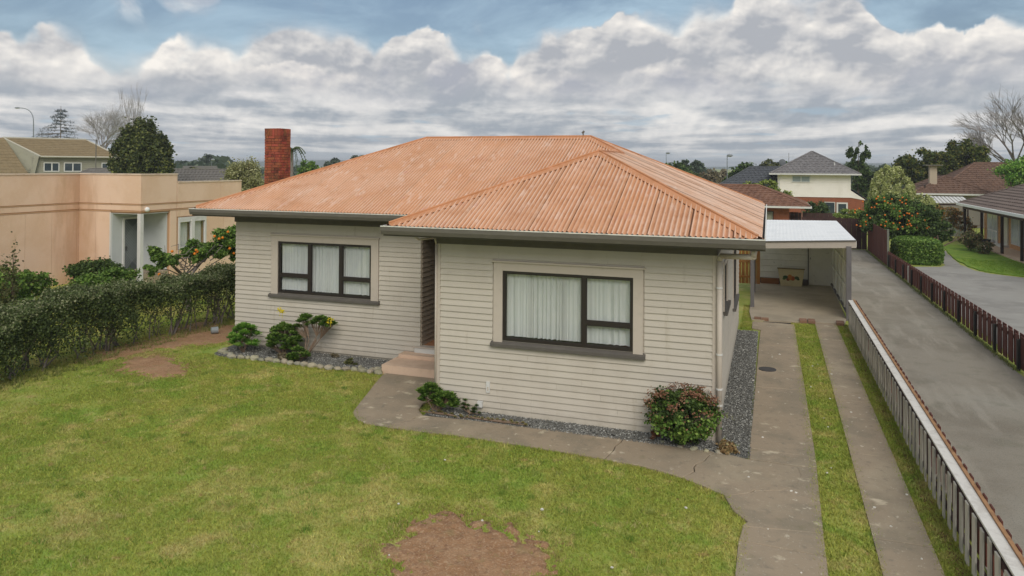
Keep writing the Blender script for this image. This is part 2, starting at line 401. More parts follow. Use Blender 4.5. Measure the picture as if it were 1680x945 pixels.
def leafmat(name, c0, c1, c2, trans=.25):
    return M(name, c0, [], .6, attr=(c1, c2), trans=trans, spec=.25)
green_dark = leafmat('leaf_dark', hx('2F3F1C'), hx('4A5F2B'), hx('74884A'))
green_mid = leafmat('leaf_mid', hx('41591F'), hx('648536'), hx('98B056'))
green_bright = leafmat('leaf_bright', hx('4C7428'), hx('74A23A'), hx('AECA66'))
green_yellow = leafmat('leaf_yellow_green', hx('929B54'), hx('B6BC74'), hx('DEDCAA'))
green_pale = leafmat('leaf_pale', hx('757748'), hx('9A9A66'), hx('C2BF92'))
green_olive = leafmat('leaf_olive', hx('3C4424'), hx('5C6034'), hx('7C7A48'))
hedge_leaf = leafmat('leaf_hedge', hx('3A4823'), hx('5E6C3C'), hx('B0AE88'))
red_leaf = leafmat('leaf_red_tip', hx('74503A'), hx('96674C'), hx('B48E74'))
far_green = leafmat('leaf_far', hx('3B4A38'), hx('52604A'), hx('6E7A60'))
brown_leaf = leafmat('leaf_brownish', hx('6B6048'), hx('857A5E'), hx('9A9078'))
orange_fruit = M('orange_fruit', hx('E0801C'), [(20, .5, .7, hx('C96A14'), .5)], .5)
yellow_flower = M('yellow_flower', hx('D8C32A'), [], .7)

def pip(poly, X, Y):
    ins = np.zeros(len(X), bool); n = len(poly); j = n - 1
    for i in range(n):
        xi, yi = poly[i]; xj, yj = poly[j]
        c = ((yi > Y) != (yj > Y)) & (X < (xj - xi) * (Y - yi) / ((yj - yi) + 1e-12) + xi)
        ins ^= c; j = i
    return ins
# ================================================================ GROUND
def sheet(name, poly, z, mat, **kw):
    m = MB(); m.add([(x, y, z) for x, y in poly], [tuple(range(len(poly)))])
    return m.build(name, mat, None, kind='structure', **kw)
def ground_mat():
    m = bpy.data.materials.new('ground_far'); return m
g = MB(); S = 3000
xs = [-S, -300, -60, 60, 300, S]; ys = [-S, -300, -60, 80, 400, S]
for i in range(5):
    for j in range(5): g.quad((xs[i], ys[j], 0), (xs[i + 1], ys[j], 0), (xs[i + 1], ys[j + 1], 0), (xs[i], ys[j + 1], 0))
g.build('ground', lawn_ground, kind='structure')

# neighbour's asphalt drive and parking court
def wob(poly, k=.04, step=.5, seed=1):
    r = random.Random(seed); out = []
    for (a, b) in zip(poly, poly[1:] + poly[:1]):
        L = math.dist(a, b); n = max(1, int(L / step))
        for i in range(n):
            t = i / n; out.append((a[0] + (b[0] - a[0]) * t + r.uniform(-k, k), a[1] + (b[1] - a[1]) * t + r.uniform(-k, k)))
    return out
ASPH = wob([(3.68, -9), (7.0, -9), (7.05, 8), (7.0, 20), (6.9, 37.5), (4.0, 37.5), (3.9, 22), (3.62, 12)], .03, .8)
sheet('neighbour_driveway', ASPH, .012, asphalt)
PARK = [(7.42, -9), (26, -9), (26, 22), (20, 25.3), (14.2, 26.3), (12.6, 27.2), (11.5, 28.2), (11.0, 29.2), (10.9, 31.5), (11.1, 34.3), (11.9, 41.6), (10.9, 41.8), (10.2, 36), (10.0, 31), (9.7, 30.2), (8.2, 29.6), (7.42, 29.3)]
sheet('parking_court', wob(PARK, .06, .6, 3), .010, parking_m)

# concrete: front path and drive strips as slabs with recessed joints
def jag(a, b, n=7, k=.05, seed=1):
    r = random.Random(seed); dx, dy = b[0] - a[0], b[1] - a[1]; L = math.hypot(dx, dy); px, py = -dy / L, dx / L
    return [a] + [(a[0] + dx * i / n + px * r.uniform(-k, k), a[1] + dy * i / n + py * r.uniform(-k, k)) for i in range(1, n)] + [b]
def shrink(poly, d):
    cx = sum(p[0] for p in poly) / len(poly); cy = sum(p[1] for p in poly) / len(poly); out = []
    for x, y in poly:
        L = math.hypot(x - cx, y - cy); k = max(0, 1 - d / L); out.append((cx + (x - cx) * k, cy + (y - cy) * k))
    return out
def slab(parent, poly, z=.035):
    p1 = shrink(poly, .020)
    m = MB(); n = len(poly); p0 = shrink(poly, .009)
    m.add([(x, y, -.03) for x, y in p0] + [(x, y, z - .008) for x, y in p0] + [(x, y, z) for x, y in p1],
          [(i, (i + 1) % n, n + (i + 1) % n, n + i) for i in range(n)] + [(n + i, n + (i + 1) % n, 2 * n + (i + 1) % n, 2 * n + i) for i in range(n)] + [tuple(range(2 * n, 3 * n))])
    return m.build('slab', concrete, parent)
path = MB().prism([(-7.3, -.8), (.3, -1.6), (.3, -.7), (-5.9, -.8), (-6.6, 1.9), (-7.6, 1.9)], -.05, .005).build('front_path', M('joint_dark', hx('332F24')), kind='structure')
ja = jag((-5.86, -.48), (-6.25, -1.33), 6, .05, 1); jc = jag((-1.68, -.32), (-1.80, -1.43), 5, .02, 2)
jd = jag((.04, -.42), (-.41, -1.76), 8, .06, 3); je = jag((.28, -2.19), (1.40, -1.50), 9, .07, 4)
PATH = []
PATH.append([(-8.17, 2.04), (-8.02, 1.4), (-7.78, .6), (-7.58, -.1), (-7.44, -.56), (-7.36, -.8), (-7.22, -.97), (-7.02, -1.17), (-6.75, -1.3), (-6.25, -1.33)] + ja[::-1][1:] + [(-6.1, -.2), (-6.2, .2), (-6.12, .6), (-5.82, .75), (-5.82, 2.06)])
PATH.append(ja + [(-5.3, -1.31), (-4.62, -1.27), (-4.1, -1.30), (-3.48, -1.31), (-2.8, -1.35), (-2.17, -1.39), (-1.80, -1.43)] + jc[::-1][1:] + [(-2.6, -.31), (-3.7, -.33), (-4.61, -.37), (-5.3, -.44)])
PATH.append(jc + [(-1.17, -1.50), (-.8, -1.6), (-.41, -1.76)] + jd[::-1][1:] + [(-.4, -.30), (-.81, -.26)])
PATH.append(jd + [(-.1, -1.93), (.28, -2.19)] + je[1:] + [(1.5, -.95), (1.45, -.6), (.62, -.55), (.35, -.46)])
for p in PATH: slab(path, p)
drive = MB().prism([(.75, -9.0), (1.6, -9.0), (1.7, 12.5), (.8, 12.5)], -.05, .005).build('driveway', MATS['joint_dark'], kind='structure')
dj = [(-9.5, .53, 1.60), (-6.6, .54, 1.64), (-3.61, .55, 1.70)]
DRV = [[(.52, -9.5), (1.58, -9.5), (1.64, -6.6), (.54, -6.6)], [(.54, -6.6), (1.64, -6.6), (1.70, -3.66), (.56, -3.61)],
       [(.56, -3.61), (1.70, -3.66), (1.71, -3.0), (.60, -3.17)],
       [(.60, -3.17), (1.71, -3.0), (1.76, -.5), (1.45, -.6), (1.5, -.95)] + je[::-1][:-1] + [(.28, -2.19), (.45, -2.7), (.68, -3.01)],
       [(.63, -.52), (1.45, -.58), (1.77, -.48), (1.77, -.06), (.63, .0)],
       [(.63, .0), (1.77, -.06), (1.78, 4.16), (.67, 4.1)], [(.67, 4.1), (1.78, 4.16), (1.78, 8.56), (.70, 8.5)], [(.70, 8.5), (1.78, 8.56), (1.79, 11.84), (1.3, 11.9), (.45, 11.9), (.45, 10.75), (.72, 10.6)]]
for p in DRV: slab(drive, p)
strip = MB().prism([(2.5, -9), (3.0, -9), (3.05, 12), (2.55, 12)], -.05, .005).build('driveway_strip', MATS['joint_dark'], kind='structure')
ysr = [-9.5, -6.2, -2.9, .4, 3.7, 7.0, 10.0, 12.7]
def xe(y, a, b): return a + (b - a) * (y + 4) / 16
for a, b in zip(ysr, ysr[1:]): slab(strip, [(xe(a, 2.35, 2.44), a), (xe(a, 3.11, 3.12), a), (xe(b, 3.11, 3.12), b), (xe(b, 2.35, 2.44), b)])
# carport floor
cpm = M('carport_concrete', hx('A89A84'), [(.9, .42, .62, hx('968A76'), .8), (.5, .5, .7, hx('B8AA92'), .6), (1.4, .62, .72, hx('9A7A5E'), .4)], .85, [(70, .5, .006)])
cps = MB().prism([(.42, 12.05), (3.36, 12.4), (3.5, 13.3), (3.66, 20.9), (.3, 20.9), (.32, 13.5)], -.05, .06).build('carport_floor', cpm, kind='structure')
# bricks set by the joint between carport floor and drive
BRL = ['brown brick at the near left corner of the square of four between the drive strips', 'brown brick at the far left corner of the square of four between the drive strips', 'brown brick at the near right corner of the square of four between the drive strips', 'brown brick at the far right corner of the square of four between the drive strips',
       'brown brick nearest the left carport post', 'brown brick just right of the one nearest the left carport post', 'nearer brown brick beside the paling fence at the carport mouth', 'farther brown brick beside the paling fence at the carport mouth']
for i, (x, y) in enumerate([(2.08, 12.28), (2.08, 12.52), (2.34, 12.3), (2.34, 12.54), (.62, 12.25), (.86, 12.2), (3.22, 12.3), (3.24, 12.55)]):
    o = MB((x, y, .0)).box(x - .115, x + .115, y - .1, y + .1, .0, .085).build('paving_brick', M('paving_brick', hx('8A6A55'), [(9, .5, .7, hx('6E5546'), .6)], .9, rnd=.12), loc=(x, y, .03))
    tag(o, BRL[i], 'brick', 'loose bricks at the carport threshold')

# bare earth
def patch(name, poly, seed, h=.05, res=.12, mat=soil):
    xs = [p[0] for p in poly]; ys = [p[1] for p in poly]
    X, Y = np.meshgrid(np.arange(min(xs) - .4, max(xs) + .4, res), np.arange(min(ys) - .4, max(ys) + .4, res)); sh = X.shape
    r = np.random.default_rng(seed); X = X + r.uniform(-.3, .3, sh) * res; Y = Y + r.uniform(-.3, .3, sh) * res
    ins = pip(poly, X.ravel(), Y.ravel()).reshape(sh)
    inn = pip(shrink(poly, .30), X.ravel(), Y.ravel()).reshape(sh); nz = np.sin(X * 9 + np.sin(Y * 7) * 2) * np.sin(Y * 8 + np.sin(X * 5) * 2) + .5 * np.sin(X * 23 + Y * 17)
    i2 = pip(shrink(poly, .15), X.ravel(), Y.ravel()).reshape(sh); rd = r.random(sh)
    ins &= inn | ((nz < .35) & (rd < np.where(i2, .85, .5)))
    Z = np.where(ins, .012 + r.random(sh) * h, -.03); V = list(zip(X.ravel(), Y.ravel(), Z.ravel())); F = []
    for i in range(sh[0] - 1):
        for j in range(sh[1] - 1):
            if ins[i:i + 2, j:j + 2].any(): a = i * sh[1] + j; F.append((a, a + 1, a + sh[1] + 1, a + sh[1]))
    m = MB(); m.add(V, F); return m.build(name, mat, None, True, kind='stuff')
def rag(poly, k, seed): return wob(poly, k, .35, seed)
DIRT1 = rag([(-3.6, -7.0), (-3.75, -6.0), (-4.0, -5.5), (-4.1, -5.0), (-4.25, -4.5), (-3.8, -4.12), (-3.4, -4.22), (-3.0, -4.15), (-2.5, -4.38), (-2.1, -4.4), (-1.85, -4.7), (-1.62, -5.2), (-1.8, -5.9), (-1.7, -7.0)], .2, 5)
DIRT2 = rag([(-14.9, .1), (-15.3, .9), (-15.0, 1.5), (-14.2, 1.35), (-13.3, 1.0), (-12.8, .5), (-12.9, .0), (-13.4, -.35), (-14.2, -.2)], .14, 6)
DIRT3 = rag([(-15.8, .4), (-16.4, .2), (-17.0, 5.5), (-14.2, 5.5), (-13.9, 3.6), (-14.7, 2.6), (-15.3, 1.8), (-15.5, .8)], .2, 7)
patch('bare_earth', DIRT1, 1, .045, .06); patch('bare_earth', DIRT2, 2, .03, .09); patch('bare_earth', DIRT3, 3, .03, .12)
# little pale stones and crumbs lying on the lawn and drive
m = MB()
for i in range(48):
    if i < 8: x, y = random.uniform(-4.6, -1.6), random.uniform(-6.5, -4.0)
    elif i < 14: x, y = random.uniform(-12, .3), random.uniform(-6, 1)
    else: x, y = random.uniform(.6, 3.1), random.uniform(-6, 8)
    r = random.uniform(.008, .022) * (1.3 if i % 9 == 0 else 1); m.blob((x, y, .04), (r * 1.3, r, r * .8), 3, 5, .2)
m.build('pale_stones', M('pale_stone', hx('D8D4C8')), kind='stuff')

# gravel beds
def gravel(name, n, sampler, smin, smax, seed):
    r = np.random.default_rng(seed); P = sampler(r, n); n = len(P); s = r.uniform(smin, smax, (n, 1, 1))
    D = np.array([(1, 0, 0), (0, 1, 0), (-1, 0, 0), (0, -1, 0), (0, 0, .7), (0, 0, -.7)], float)
    V = D[None] * s * r.uniform(.6, 1.3, (n, 6, 1)); th = r.uniform(0, 6.3, n); c, q = np.cos(th), np.sin(th)
    Vx = V[:, :, 0] * c[:, None] - V[:, :, 1] * q[:, None]; Vy = V[:, :, 0] * q[:, None] + V[:, :, 1] * c[:, None]; V = np.stack([Vx, Vy, V[:, :, 2]], 2) + P[:, None, :]
    T = np.array([(0, 1, 4), (1, 2, 4), (2, 3, 4), (3, 0, 4)]); Q = V[:, T, :].reshape(-1, 3)
    return tag(link(name, np_mesh(name, Q, 3, gravelm, np.repeat(r.random(n) ** 1.6, 4))), kind='stuff')
def bed(x0, x1, yw, yf, zw, zf):
    def f(r, n):
        x = r.uniform(x0, x1, n); t = r.random(n); y = yw + (yf - yw) * t; return np.stack([x, y, zw + (zf - zw) * t + r.uniform(0, .015, n)], 1)
    return f
gbase = M('gravel_base', hx('5C5B57'), [(30, .45, .7, hx('7A7973'), .8)], .95, [(60, .6, .01)])
MB().prism([(-5.9, -.45), (.1, -.45), (.6, -.5), (.66, 10.4), (.0, 10.4), (.0, 0.0), (-5.9, 0)], -.04, .008).build('gravel_bed', gbase, kind='structure')
MB().prism([(-13.2, 1.95), (-8.3, 1.95), (-8.3, 3.15), (-13.75, 3.15), (-13.6, 2.2)], -.04, .010).build('gravel_bed', gbase, kind='structure')
gravel('gravel', 9000, bed(-5.85, .0, -.01, -.42, .09, .02), .010, .022, 1)
gravel('gravel', 13000, bed(.01, .66, 0, 0, 0, 0) if False else (lambda r, n: np.stack([r.uniform(.0, .66, n), r.uniform(-.5, 10.4, n), r.uniform(.015, .035, n)], 1)), .010, .022, 2)
gravel('gravel', 9000, (lambda r, n: np.stack([r.uniform(-13.4, -8.3, n), r.uniform(2.0, 3.18, n), r.uniform(.015, .04, n)], 1)), .012, .026, 3)

# stone edging of the bed, every stone its own piece
border = empty('stone_border', (-10.7, 1.98, 0), 'low border of rounded grey and tan stones edging the gravel bed on the lawn', 'stone border')
rocks = []
for k in range(5):
    r = random.Random(40 + k); mm = MB(); mm.blob((0, 0, 0), (1, .72, .55), 5, 7, .16, r); rocks.append(mm.mesh('stone', rockm, False))
xs_ = -13.3; k = 0
while xs_ < -8.35:
    w = random.uniform(.085, .15); o = link('stone', rocks[k % 5], border, Vector((xs_ + w, 1.95 + .03 * sin(xs_ * 2) + random.uniform(-.03, .03) + (.25 if xs_ < -13.1 else 0), .05)) - Vector((-10.7, 1.98, 0)))
    o.scale = (w, w * random.uniform(.9, 1.3), w * random.uniform(.9, 1.2)); o.rotation_euler = (0, 0, random.uniform(-.4, .4)); xs_ += 2 * w * .97; k += 1
for (x, y, w) in [(-13.45, 2.3, .12), (-13.5, 2.5, .1), (-13.3, 2.25, .13), (-8.45, 2.2, .12), (-8.6, 2.15, .09), (-9.0, 2.25, .08)]:
    o = link('stone', rocks[k % 5], border, Vector((x, y, .05)) - Vector((-10.7, 1.98, 0))); o.scale = (w, w, w); o.rotation_euler = (0, 0, k); k += 1
border2 = empty('rock_row', (-.3, -.4, 0), 'few half buried rocks under the red tipped bush at the house corner', 'rocks')
for (x, y, w) in [(-.95, -.28, .07), (-.35, -.42, .09), (-.12, -.44, .07), (.1, -.42, .08), (.26, -.45, .06), (-1.25, -.2, .06), (-.6, -.4, .06)]:
    o = link('stone', rocks[k % 5], border2, Vector((x, y, .04)) - Vector((-.3, -.4, 0))); o.scale = (w, w, w); o.rotation_euler = (0, 0, k); k += 1

# the lawn's blades
def lawn():
    areas = []
    def region(n, x0, x1, y0, y1):
        return np.stack([RNG.uniform(x0, x1, n), RNG.uniform(y0, y1, n)], 1)
    P = np.concatenate([region(360000, -14, .62, -9.2, 2.1), region(120000, -24, -14, -8, 9), region(26000, 1.70, 2.46, -6.5, 12.2), region(17000, 3.06, 3.5, -6, 12.5), region(9000, .1, .5, 10.6, 15)])
    X, Y = P[:, 0], P[:, 1]; keep = np.ones(len(P), bool)
    for poly in PATH + DRV: keep &= ~pip(poly, X, Y)
    keep &= ~((X > -8.28) & (Y > 1.9) & (X < 0)); keep &= ~((X > -13.4) & (Y > 1.95) & (X < -5)); keep &= ~((X > -5.9) & (Y > -.5) & (X < .66) & (Y < 10.5))
    keep &= ~((X > xe(Y, 2.35, 2.44)) & (X < 3.11))
    for poly, k in ((DIRT1, .05), (DIRT2, .12), (DIRT3, .35)):
        clump = (np.sin(X * 9 + np.sin(Y * 7) * 2) * np.sin(Y * 8 + np.sin(X * 5) * 2)) > .55
        for d, q in ((0., .6), (.16, .35), (.34, k)): keep &= ~(pip(shrink(poly, d), X, Y) & (RNG.random(len(P)) > np.where(clump, min(1, q * 2.5), q)))
    keep &= ~((X > 3.0) & (RNG.random(len(P)) < np.clip((X - 3.2) * 2.6, 0, .8)))
    for cx, cy, rr0 in ((-2.9, -5.2, 2.1), (-14.1, .6, 2.0), (-15.6, 2.0, 2.4)):
        dd = np.hypot(X - cx, (Y - cy) * 1.2) / rr0; keep &= ~((dd < 1.0) & (RNG.random(len(P)) < .45 * (1.15 - dd)))
    # worn spots
    P = P[keep]; n = len(P)
    worn = (np.sin(P[:, 0] * 1.7 + np.sin(P[:, 1] * 2.1) * 1.5) * np.sin(P[:, 1] * 1.3 + np.sin(P[:, 0] * .9) * 2)) > .86
    P = P[~(worn & (RNG.random(n) < .55))]; n = len(P)
    h = RNG.uniform(.018, .045, n) * np.where(P[:, 0] > 1.6, 1.25, 1); far = np.clip((P[:, 1] + 7) / 10, 0, 1); w = RNG.uniform(.006, .011, n) * (1 + .6 * far)
    th = RNG.uniform(0, 6.283, n); lean = RNG.normal(size=(n, 2)) * .55
    B = np.concatenate([P, np.full((n, 1), .0)], 1); d = np.stack([np.cos(th), np.sin(th), np.zeros(n)], 1) * w[:, None]
    T = B + np.stack([lean[:, 0] * h, lean[:, 1] * h, h], 1)
    V = np.stack([B - d, B + d, T], 1).reshape(-1, 3)
    tag(link('grass', np_mesh('grass', V, 3, lawn_blades, RNG.random(n))), kind='stuff')
lawn()
def lawn_clumps():
    n = 420; x = RNG.uniform(-17, .4, n); y = RNG.uniform(-8.5, 2.0, n); ok = np.ones(n, bool)
    for poly in PATH + DRV + [DIRT1, DIRT2]: ok &= ~pip(poly, x, y)
    ok &= ~((x > -8.4) & (y > 1.8)) & ~((x > -13.5) & (y > 1.8)) & (x > -15.5 - y * .3)
    x, y = x[ok], y[ok]; k = RNG.integers(0, len(x), 12000); s = RNG.uniform(.03, .13, len(x))[k]
    P = np.stack([x[k] + RNG.normal(size=len(k)) * s, y[k] + RNG.normal(size=len(k)) * s * .8], 1); n = len(P); h = RNG.uniform(.03, .075, n); th = RNG.uniform(0, 6.283, n); le = RNG.normal(size=(n, 2)) * .6
    B = np.concatenate([P, np.zeros((n, 1))], 1); d = np.stack([np.cos(th), np.sin(th), np.zeros(n)], 1) * .009
    V = np.stack([B - d, B + d, B + np.stack([le[:, 0] * h, le[:, 1] * h, h], 1)], 1).reshape(-1, 3)
    cl = RNG.random(len(x))[k]
    tag(link('lawn_weeds', np_mesh('lawn_weeds', V, 3, M('weed_tuft', hx('739236'), attr=(hx('9AA850'), hx('C2B878')), trans=.3), np.clip(cl + RNG.normal(size=n) * .1, 0, 1))), kind='stuff')
lawn_clumps()
# longer tufts along edges
def tufts(name, pts, n, hmin, hmax, mat=lawn_blades):
    r = RNG; k = r.integers(0, len(pts), n); t = r.random(n)[:, None]; A = np.array(pts, float)
    P = A[k] + r.normal(size=(n, 2)) * .05; h = r.uniform(hmin, hmax, n); th = r.uniform(0, 6.283, n); w = .008
    B = np.concatenate([P, np.zeros((n, 1))], 1); d = np.stack([np.cos(th), np.sin(th), np.zeros(n)], 1) * w; le = r.normal(size=(n, 2)) * .5
    V = np.stack([B - d, B + d, B + np.stack([le[:, 0] * h, le[:, 1] * h, h], 1)], 1).reshape(-1, 3)
    tag(link(name, np_mesh(name, V, 3, mat, r.random(n))), kind='stuff')
def ring(name, poly, n, w):
    A = np.array(poly); k = RNG.integers(0, len(A), n); c = A.mean(0); P = A[k] + RNG.normal(size=(n, 2)) * w; return [tuple(p) for p in P]
straw = M('straw_blades', hx('8E8450'), attr=(hx('A8955C'), hx('C4AC7C')), trans=.3)
tufts('thin_dry_grass', ring('r', DIRT1, 900, .16) + ring('r', DIRT2, 700, .2) + ring('r', DIRT3, 1200, .2), 15000, .015, .045, straw)
tufts('thin_green_grass', ring('r', DIRT1, 500, .2) + ring('r', DIRT2, 350, .2) + ring('r', DIRT3, 500, .25), 9000, .02, .045)
edge = []
for a, b in [((.55, -7), (.62, -3.0)), ((.28, -2.2), (.62, -3.0)), ((-.47, -1.76), (.28, -2.2)), ((-2.2, -1.42), (-.5, -1.75)), ((-4.6, -1.3), (-2.2, -1.42)), ((-6.8, -1.33), (-4.6, -1.3)), ((-7.5, -.6), (-6.8, -1.33)), ((-8.2, 1.9), (-7.5, -.6)),
             ((1.66, -6), (1.8, 12)), ((2.34, -6), (2.43, 12)), ((-8.3, 1.88), (-13.2, 1.84)), ((3.42, -5), (3.4, 12.4)), ((3.5, -5), (3.5, 12.4)), ((3.12, -5), (3.13, 12.4))]:
    L = math.dist(a, b); edge += [(a[0] + (b[0] - a[0]) * i / (L * 30), a[1] + (b[1] - a[1]) * i / (L * 30)) for i in range(int(L * 30))]
tufts('edge_grass', edge, 26000, .03, .075)
# turf across the drive: neighbour's lawn island
MB().prism(wob([(11.15, 34), (11.1, 31), (11.2, 29.3), (11.9, 28.1), (12.9, 27.4), (14.3, 26.6), (20, 25.6), (26, 22.5), (26, 34), (14.3, 33.2), (14.3, 43), (12.1, 43)], .06, .6, 9), 0, .05).build('lawn_island', M('lawn_bright', hx('71902C'), [(1.2, .45, .65, hx('8FA23C'), .8), (6, .5, .7, hx('55752A'), .6), (15, .62, .7, hx('B9A93A'), .5)], .9, [(30, .8, .03)]), kind='structure')
ti = []
for i in range(1200): ti.append((random.uniform(11.4, 17), random.uniform(27.4, 34)))
tufts('island_grass', [p for p in ti if p[1] > 28.6 - (p[0] - 11.4) * .45], 22000, .05, .16, M('island_blades', hx('5E8426'), attr=(hx('86A234'), hx('A9B95A')), trans=.3))
# round lid in the drive
o = MB((.94, 5.75, .04)).tube((.94, 5.75, .03), (.94, 5.75, .05), .22, .22, 20).build('drain_cover', M('iron', hx('4A4744'), [(20, .5, .7, hx('5E5A55'), .5)], .7), loc=(.94, 5.75, .04))
tag(o, 'dark round drain cover set in the concrete drive beside the gravel', 'drain cover')

litter = []
for a, b in [((7.05, 8), (6.9, 29)), ((6.88, 29.5), (6.85, 37)), ((3.95, 37.4), (6.9, 37.4))]:
    L = math.dist(a, b); litter += [(a[0] + (b[0] - a[0]) * i / (L * 8), a[1] + (b[1] - a[1]) * i / (L * 8)) for i in range(int(L * 8))]
tufts('verge_weeds', litter, 5000, .03, .12, M('weed_blades', hx('5F6B36'), attr=(hx('7C8446'), hx('9A9462')), trans=.3))
# cracks grown with moss: thin strips of joint filler along the path breaks
cl_ = []
for L_ in (ja, jc, jd, je):
    for a, b in zip(L_, L_[1:]):
        for i in range(8): cl_.append((a[0] + (b[0] - a[0]) * i / 8, a[1] + (b[1] - a[1]) * i / 8))

tufts('leaf_litter', [(random.uniform(3.27, 3.46), random.uniform(-6, 12.3)) for i in range(900)], 9000, .01, .035, M('litter_brown', hx('6E5238'), attr=(hx('8A6A48'), hx('A68A62'))))

# ================================================================ THE HOUSE
HO = Vector((-6.8, 5.5, 0)); H = -.12
W_, D1, D2, L1, OV = 13.694, 3.177, 11.39, 5.765, .775
house = empty('house', HO, 'single storey grey beige weatherboard house with orange corrugated iron hip roof', 'house')
def HB(): return MB(HO)
def Z(z): return z + H
# core walls behind the boards
T = .12
def wall_with_hole(m, axis, pos, a0, a1, z0, z1, holes):
    """solid wall sheet T thick just behind 'pos', cut round rectangular holes (a0,a1,z0,z1)"""
    hs = sorted(holes); cur = a0
    def b(p, q, zz0, zz1):
        if q - p < 1e-4 or zz1 - zz0 < 1e-4: return
        if axis == 'y+': m.box(p, q, pos, pos + T, zz0, zz1)
        elif axis == 'x-': m.box(pos - T, pos, p, q, zz0, zz1)
        elif axis == 'x+': m.box(pos, pos + T, p, q, zz0, zz1)
        elif axis == 'y-': m.box(p, q, pos - T, pos, zz0, zz1)
    for (h0, h1, hz0, hz1) in hs:
        b(cur, h0, z0, z1); b(h0, h1, z0, hz0); b(h0, h1, hz1, z1); cur = h1
    b(cur, a1, z0, z1)
ZB, ZT = 0.0, Z(3.93)
WF = (-4.28, -1.545, Z(1.75), Z(3.21)); WL = (-12.23, -9.21, Z(1.74), Z(3.21))
SW1 = (2.35, 3.65, Z(2.25), Z(3.21)); SW2 = (6.9, 9.2, Z(1.5), Z(3.25))
m = HB()
wall_with_hole(m, 'y+', .0, -L1 + .001, -.001, ZB, ZT, [WF])
wall_with_hole(m, 'x-', .0, T, D2, ZB, ZT, [SW1, SW2])
wall_with_hole(m, 'x+', -L1, T, D1, ZB, ZT, [])
wall_with_hole(m, 'y+', D1, -W_ + .001, -7.73, ZB, ZT, [WL])
wall_with_hole(m, 'x+', -W_, D1 + T, D2, ZB, ZT, [])
m.box(-7.73, -L1 + T, D1, D1 + T, Z(3.44), ZT)                 # lintel over the porch
m.box(-7.73 - T, -7.73, D1 + T, 5.2, ZB, ZT)
m.box(-7.73 - T, -5.6, 5.2, 5.3, ZB, ZT)
m.box(-W_, 0, D2, D2 + T, ZB, ZT)
m.build('wall', paint, house)
m = HB(); m.box(-W_ + .2, -.2, D1 + .3, D2 - .05, Z(.45), Z(.5)); m.box(-L1 + .2, -.2, .2, D1 + .3, Z(.45), Z(.5)); m.build('floor', room_m, house)
m = HB(); m.box(-W_ + .2, -.2, D1 + 1.6, D1 + 1.7, Z(.5), ZT - .02) if False else None
m.box(-12.9, -8.2, D1 + 1.2, D1 + 1.25, Z(.5), ZT - .02); m.box(-5.4, -.3, 1.3, 1.35, Z(.5), ZT - .02); m.box(-.85, -.8, 1.4, D2 - .2, Z(.5), ZT - .02)
m.build('inner_wall', room_m, house)
# weatherboards
PIT = .13
def board_mesh(m, axis, pos, a0, a1, z0, z1):
    """one bevel backed board: thick lower edge standing proud"""
    t0, t1 = .036, .008
    s = -1 if axis == 'y' or axis == 'x-' else 1
    prof = [(0, z0), (t0, z0), (t1, z1 + .006), (0, z1 + .006)]
    if axis in ('y', 'y+'): A = [(a0, pos + s * p[0], p[1]) for p in prof]; B = [(a1, pos + s * p[0], p[1]) for p in prof]
    else: A = [(pos + s * p[0], a0, p[1]) for p in prof]; B = [(pos + s * p[0], a1, p[1]) for p in prof]
    m.loft(A, B)
def clad(axis, pos, a0, a1, zlow, ztop, holes, mat=paint, k0=0, k1=27):
    for k in range(k0, k1):
        zt = Z(3.573 + PIT * 1.07) - PIT * k; z0 = zt - PIT
        if zt < zlow + .03: break
        z0 = max(z0, zlow)
        segs = [(a0, a1)]
        for (h0, h1, hz0, hz1) in holes:
            if z0 < hz1 - .02 and zt > hz0 + .02:
                segs = [x for (p, q) in segs for x in ((p, min(q, h0)), (max(p, h1), q)) if x[1] - x[0] > .02]
        cut = []
        for (p, q) in segs:
            if q - p > 3.2 and axis == 'y': c = random.uniform(p + .6, q - .6); cut += [(p, c - .0015), (c + .0015, q)]
            else: cut.append((p, q))
        for (p, q) in cut:
            m = HB(); j = random.uniform(-.0015, .0015); board_mesh(m, axis, pos + j, p, q, z0, zt); m.build('weatherboard', mat, house)
def grow(w, c=.2, top=.18, bot=.1): return (w[0] - c, w[1] + c, w[2] - bot, w[3] + top)
clad('y', 0, -L1 + .07, -.045, Z(.19), 0, [grow(WF, .215, .19, .1)])
clad('y', D1, -W_ + .0, -7.73, Z(.075), 0, [grow(WL, .235, .19, .1)])
clad('y', D1, -7.73, -L1 - .01, Z(3.44), 0, [])
clad('x-', -L1, .03, D1 + .06, Z(.19), 0, [])
clad('x', 0, .045, D2 + .0, Z(.19), 0, [grow(SW1, .1, .1, .1), grow(SW2, .12, .1, .1)])
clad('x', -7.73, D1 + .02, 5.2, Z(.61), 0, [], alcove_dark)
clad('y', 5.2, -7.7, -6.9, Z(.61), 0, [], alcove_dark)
clad('x-', -W_, D1, D2, Z(.1), 0, [], k0=0, k1=27)
# corner boards, plinth battens
m = HB(); m.box(-L1 - .012, -L1 + .068, -.036, .03, Z(.15), Z(3.72)); m.build('corner_board', trim_pale, house)
m = HB(); m.box(-.045, .012, -.040, .0, Z(.15), Z(3.72)); m.box(.0, .042, -.036, .045, Z(.15), Z(3.72)); m.build('corner_board', trim_pale, house)
# frieze
m = HB(); m.box(-L1 - .03, .03, -.05, -.001, Z(3.712), ZT - .004); m.box(.001, .05, -.03, D2, Z(3.712), ZT - .005)
m.box(-W_ - .03, -L1 - .03, D1 - .05, D1 - .001, Z(3.712), ZT - .004); m.box(-L1 - .05, -L1 - .001, -.03, D1 - .05, Z(3.712), ZT - .006); m.box(-W_ - .05, -W_ - .001, D1 - .03, D2, Z(3.712), ZT - .006)
m.build('frieze', trim_dark, house)
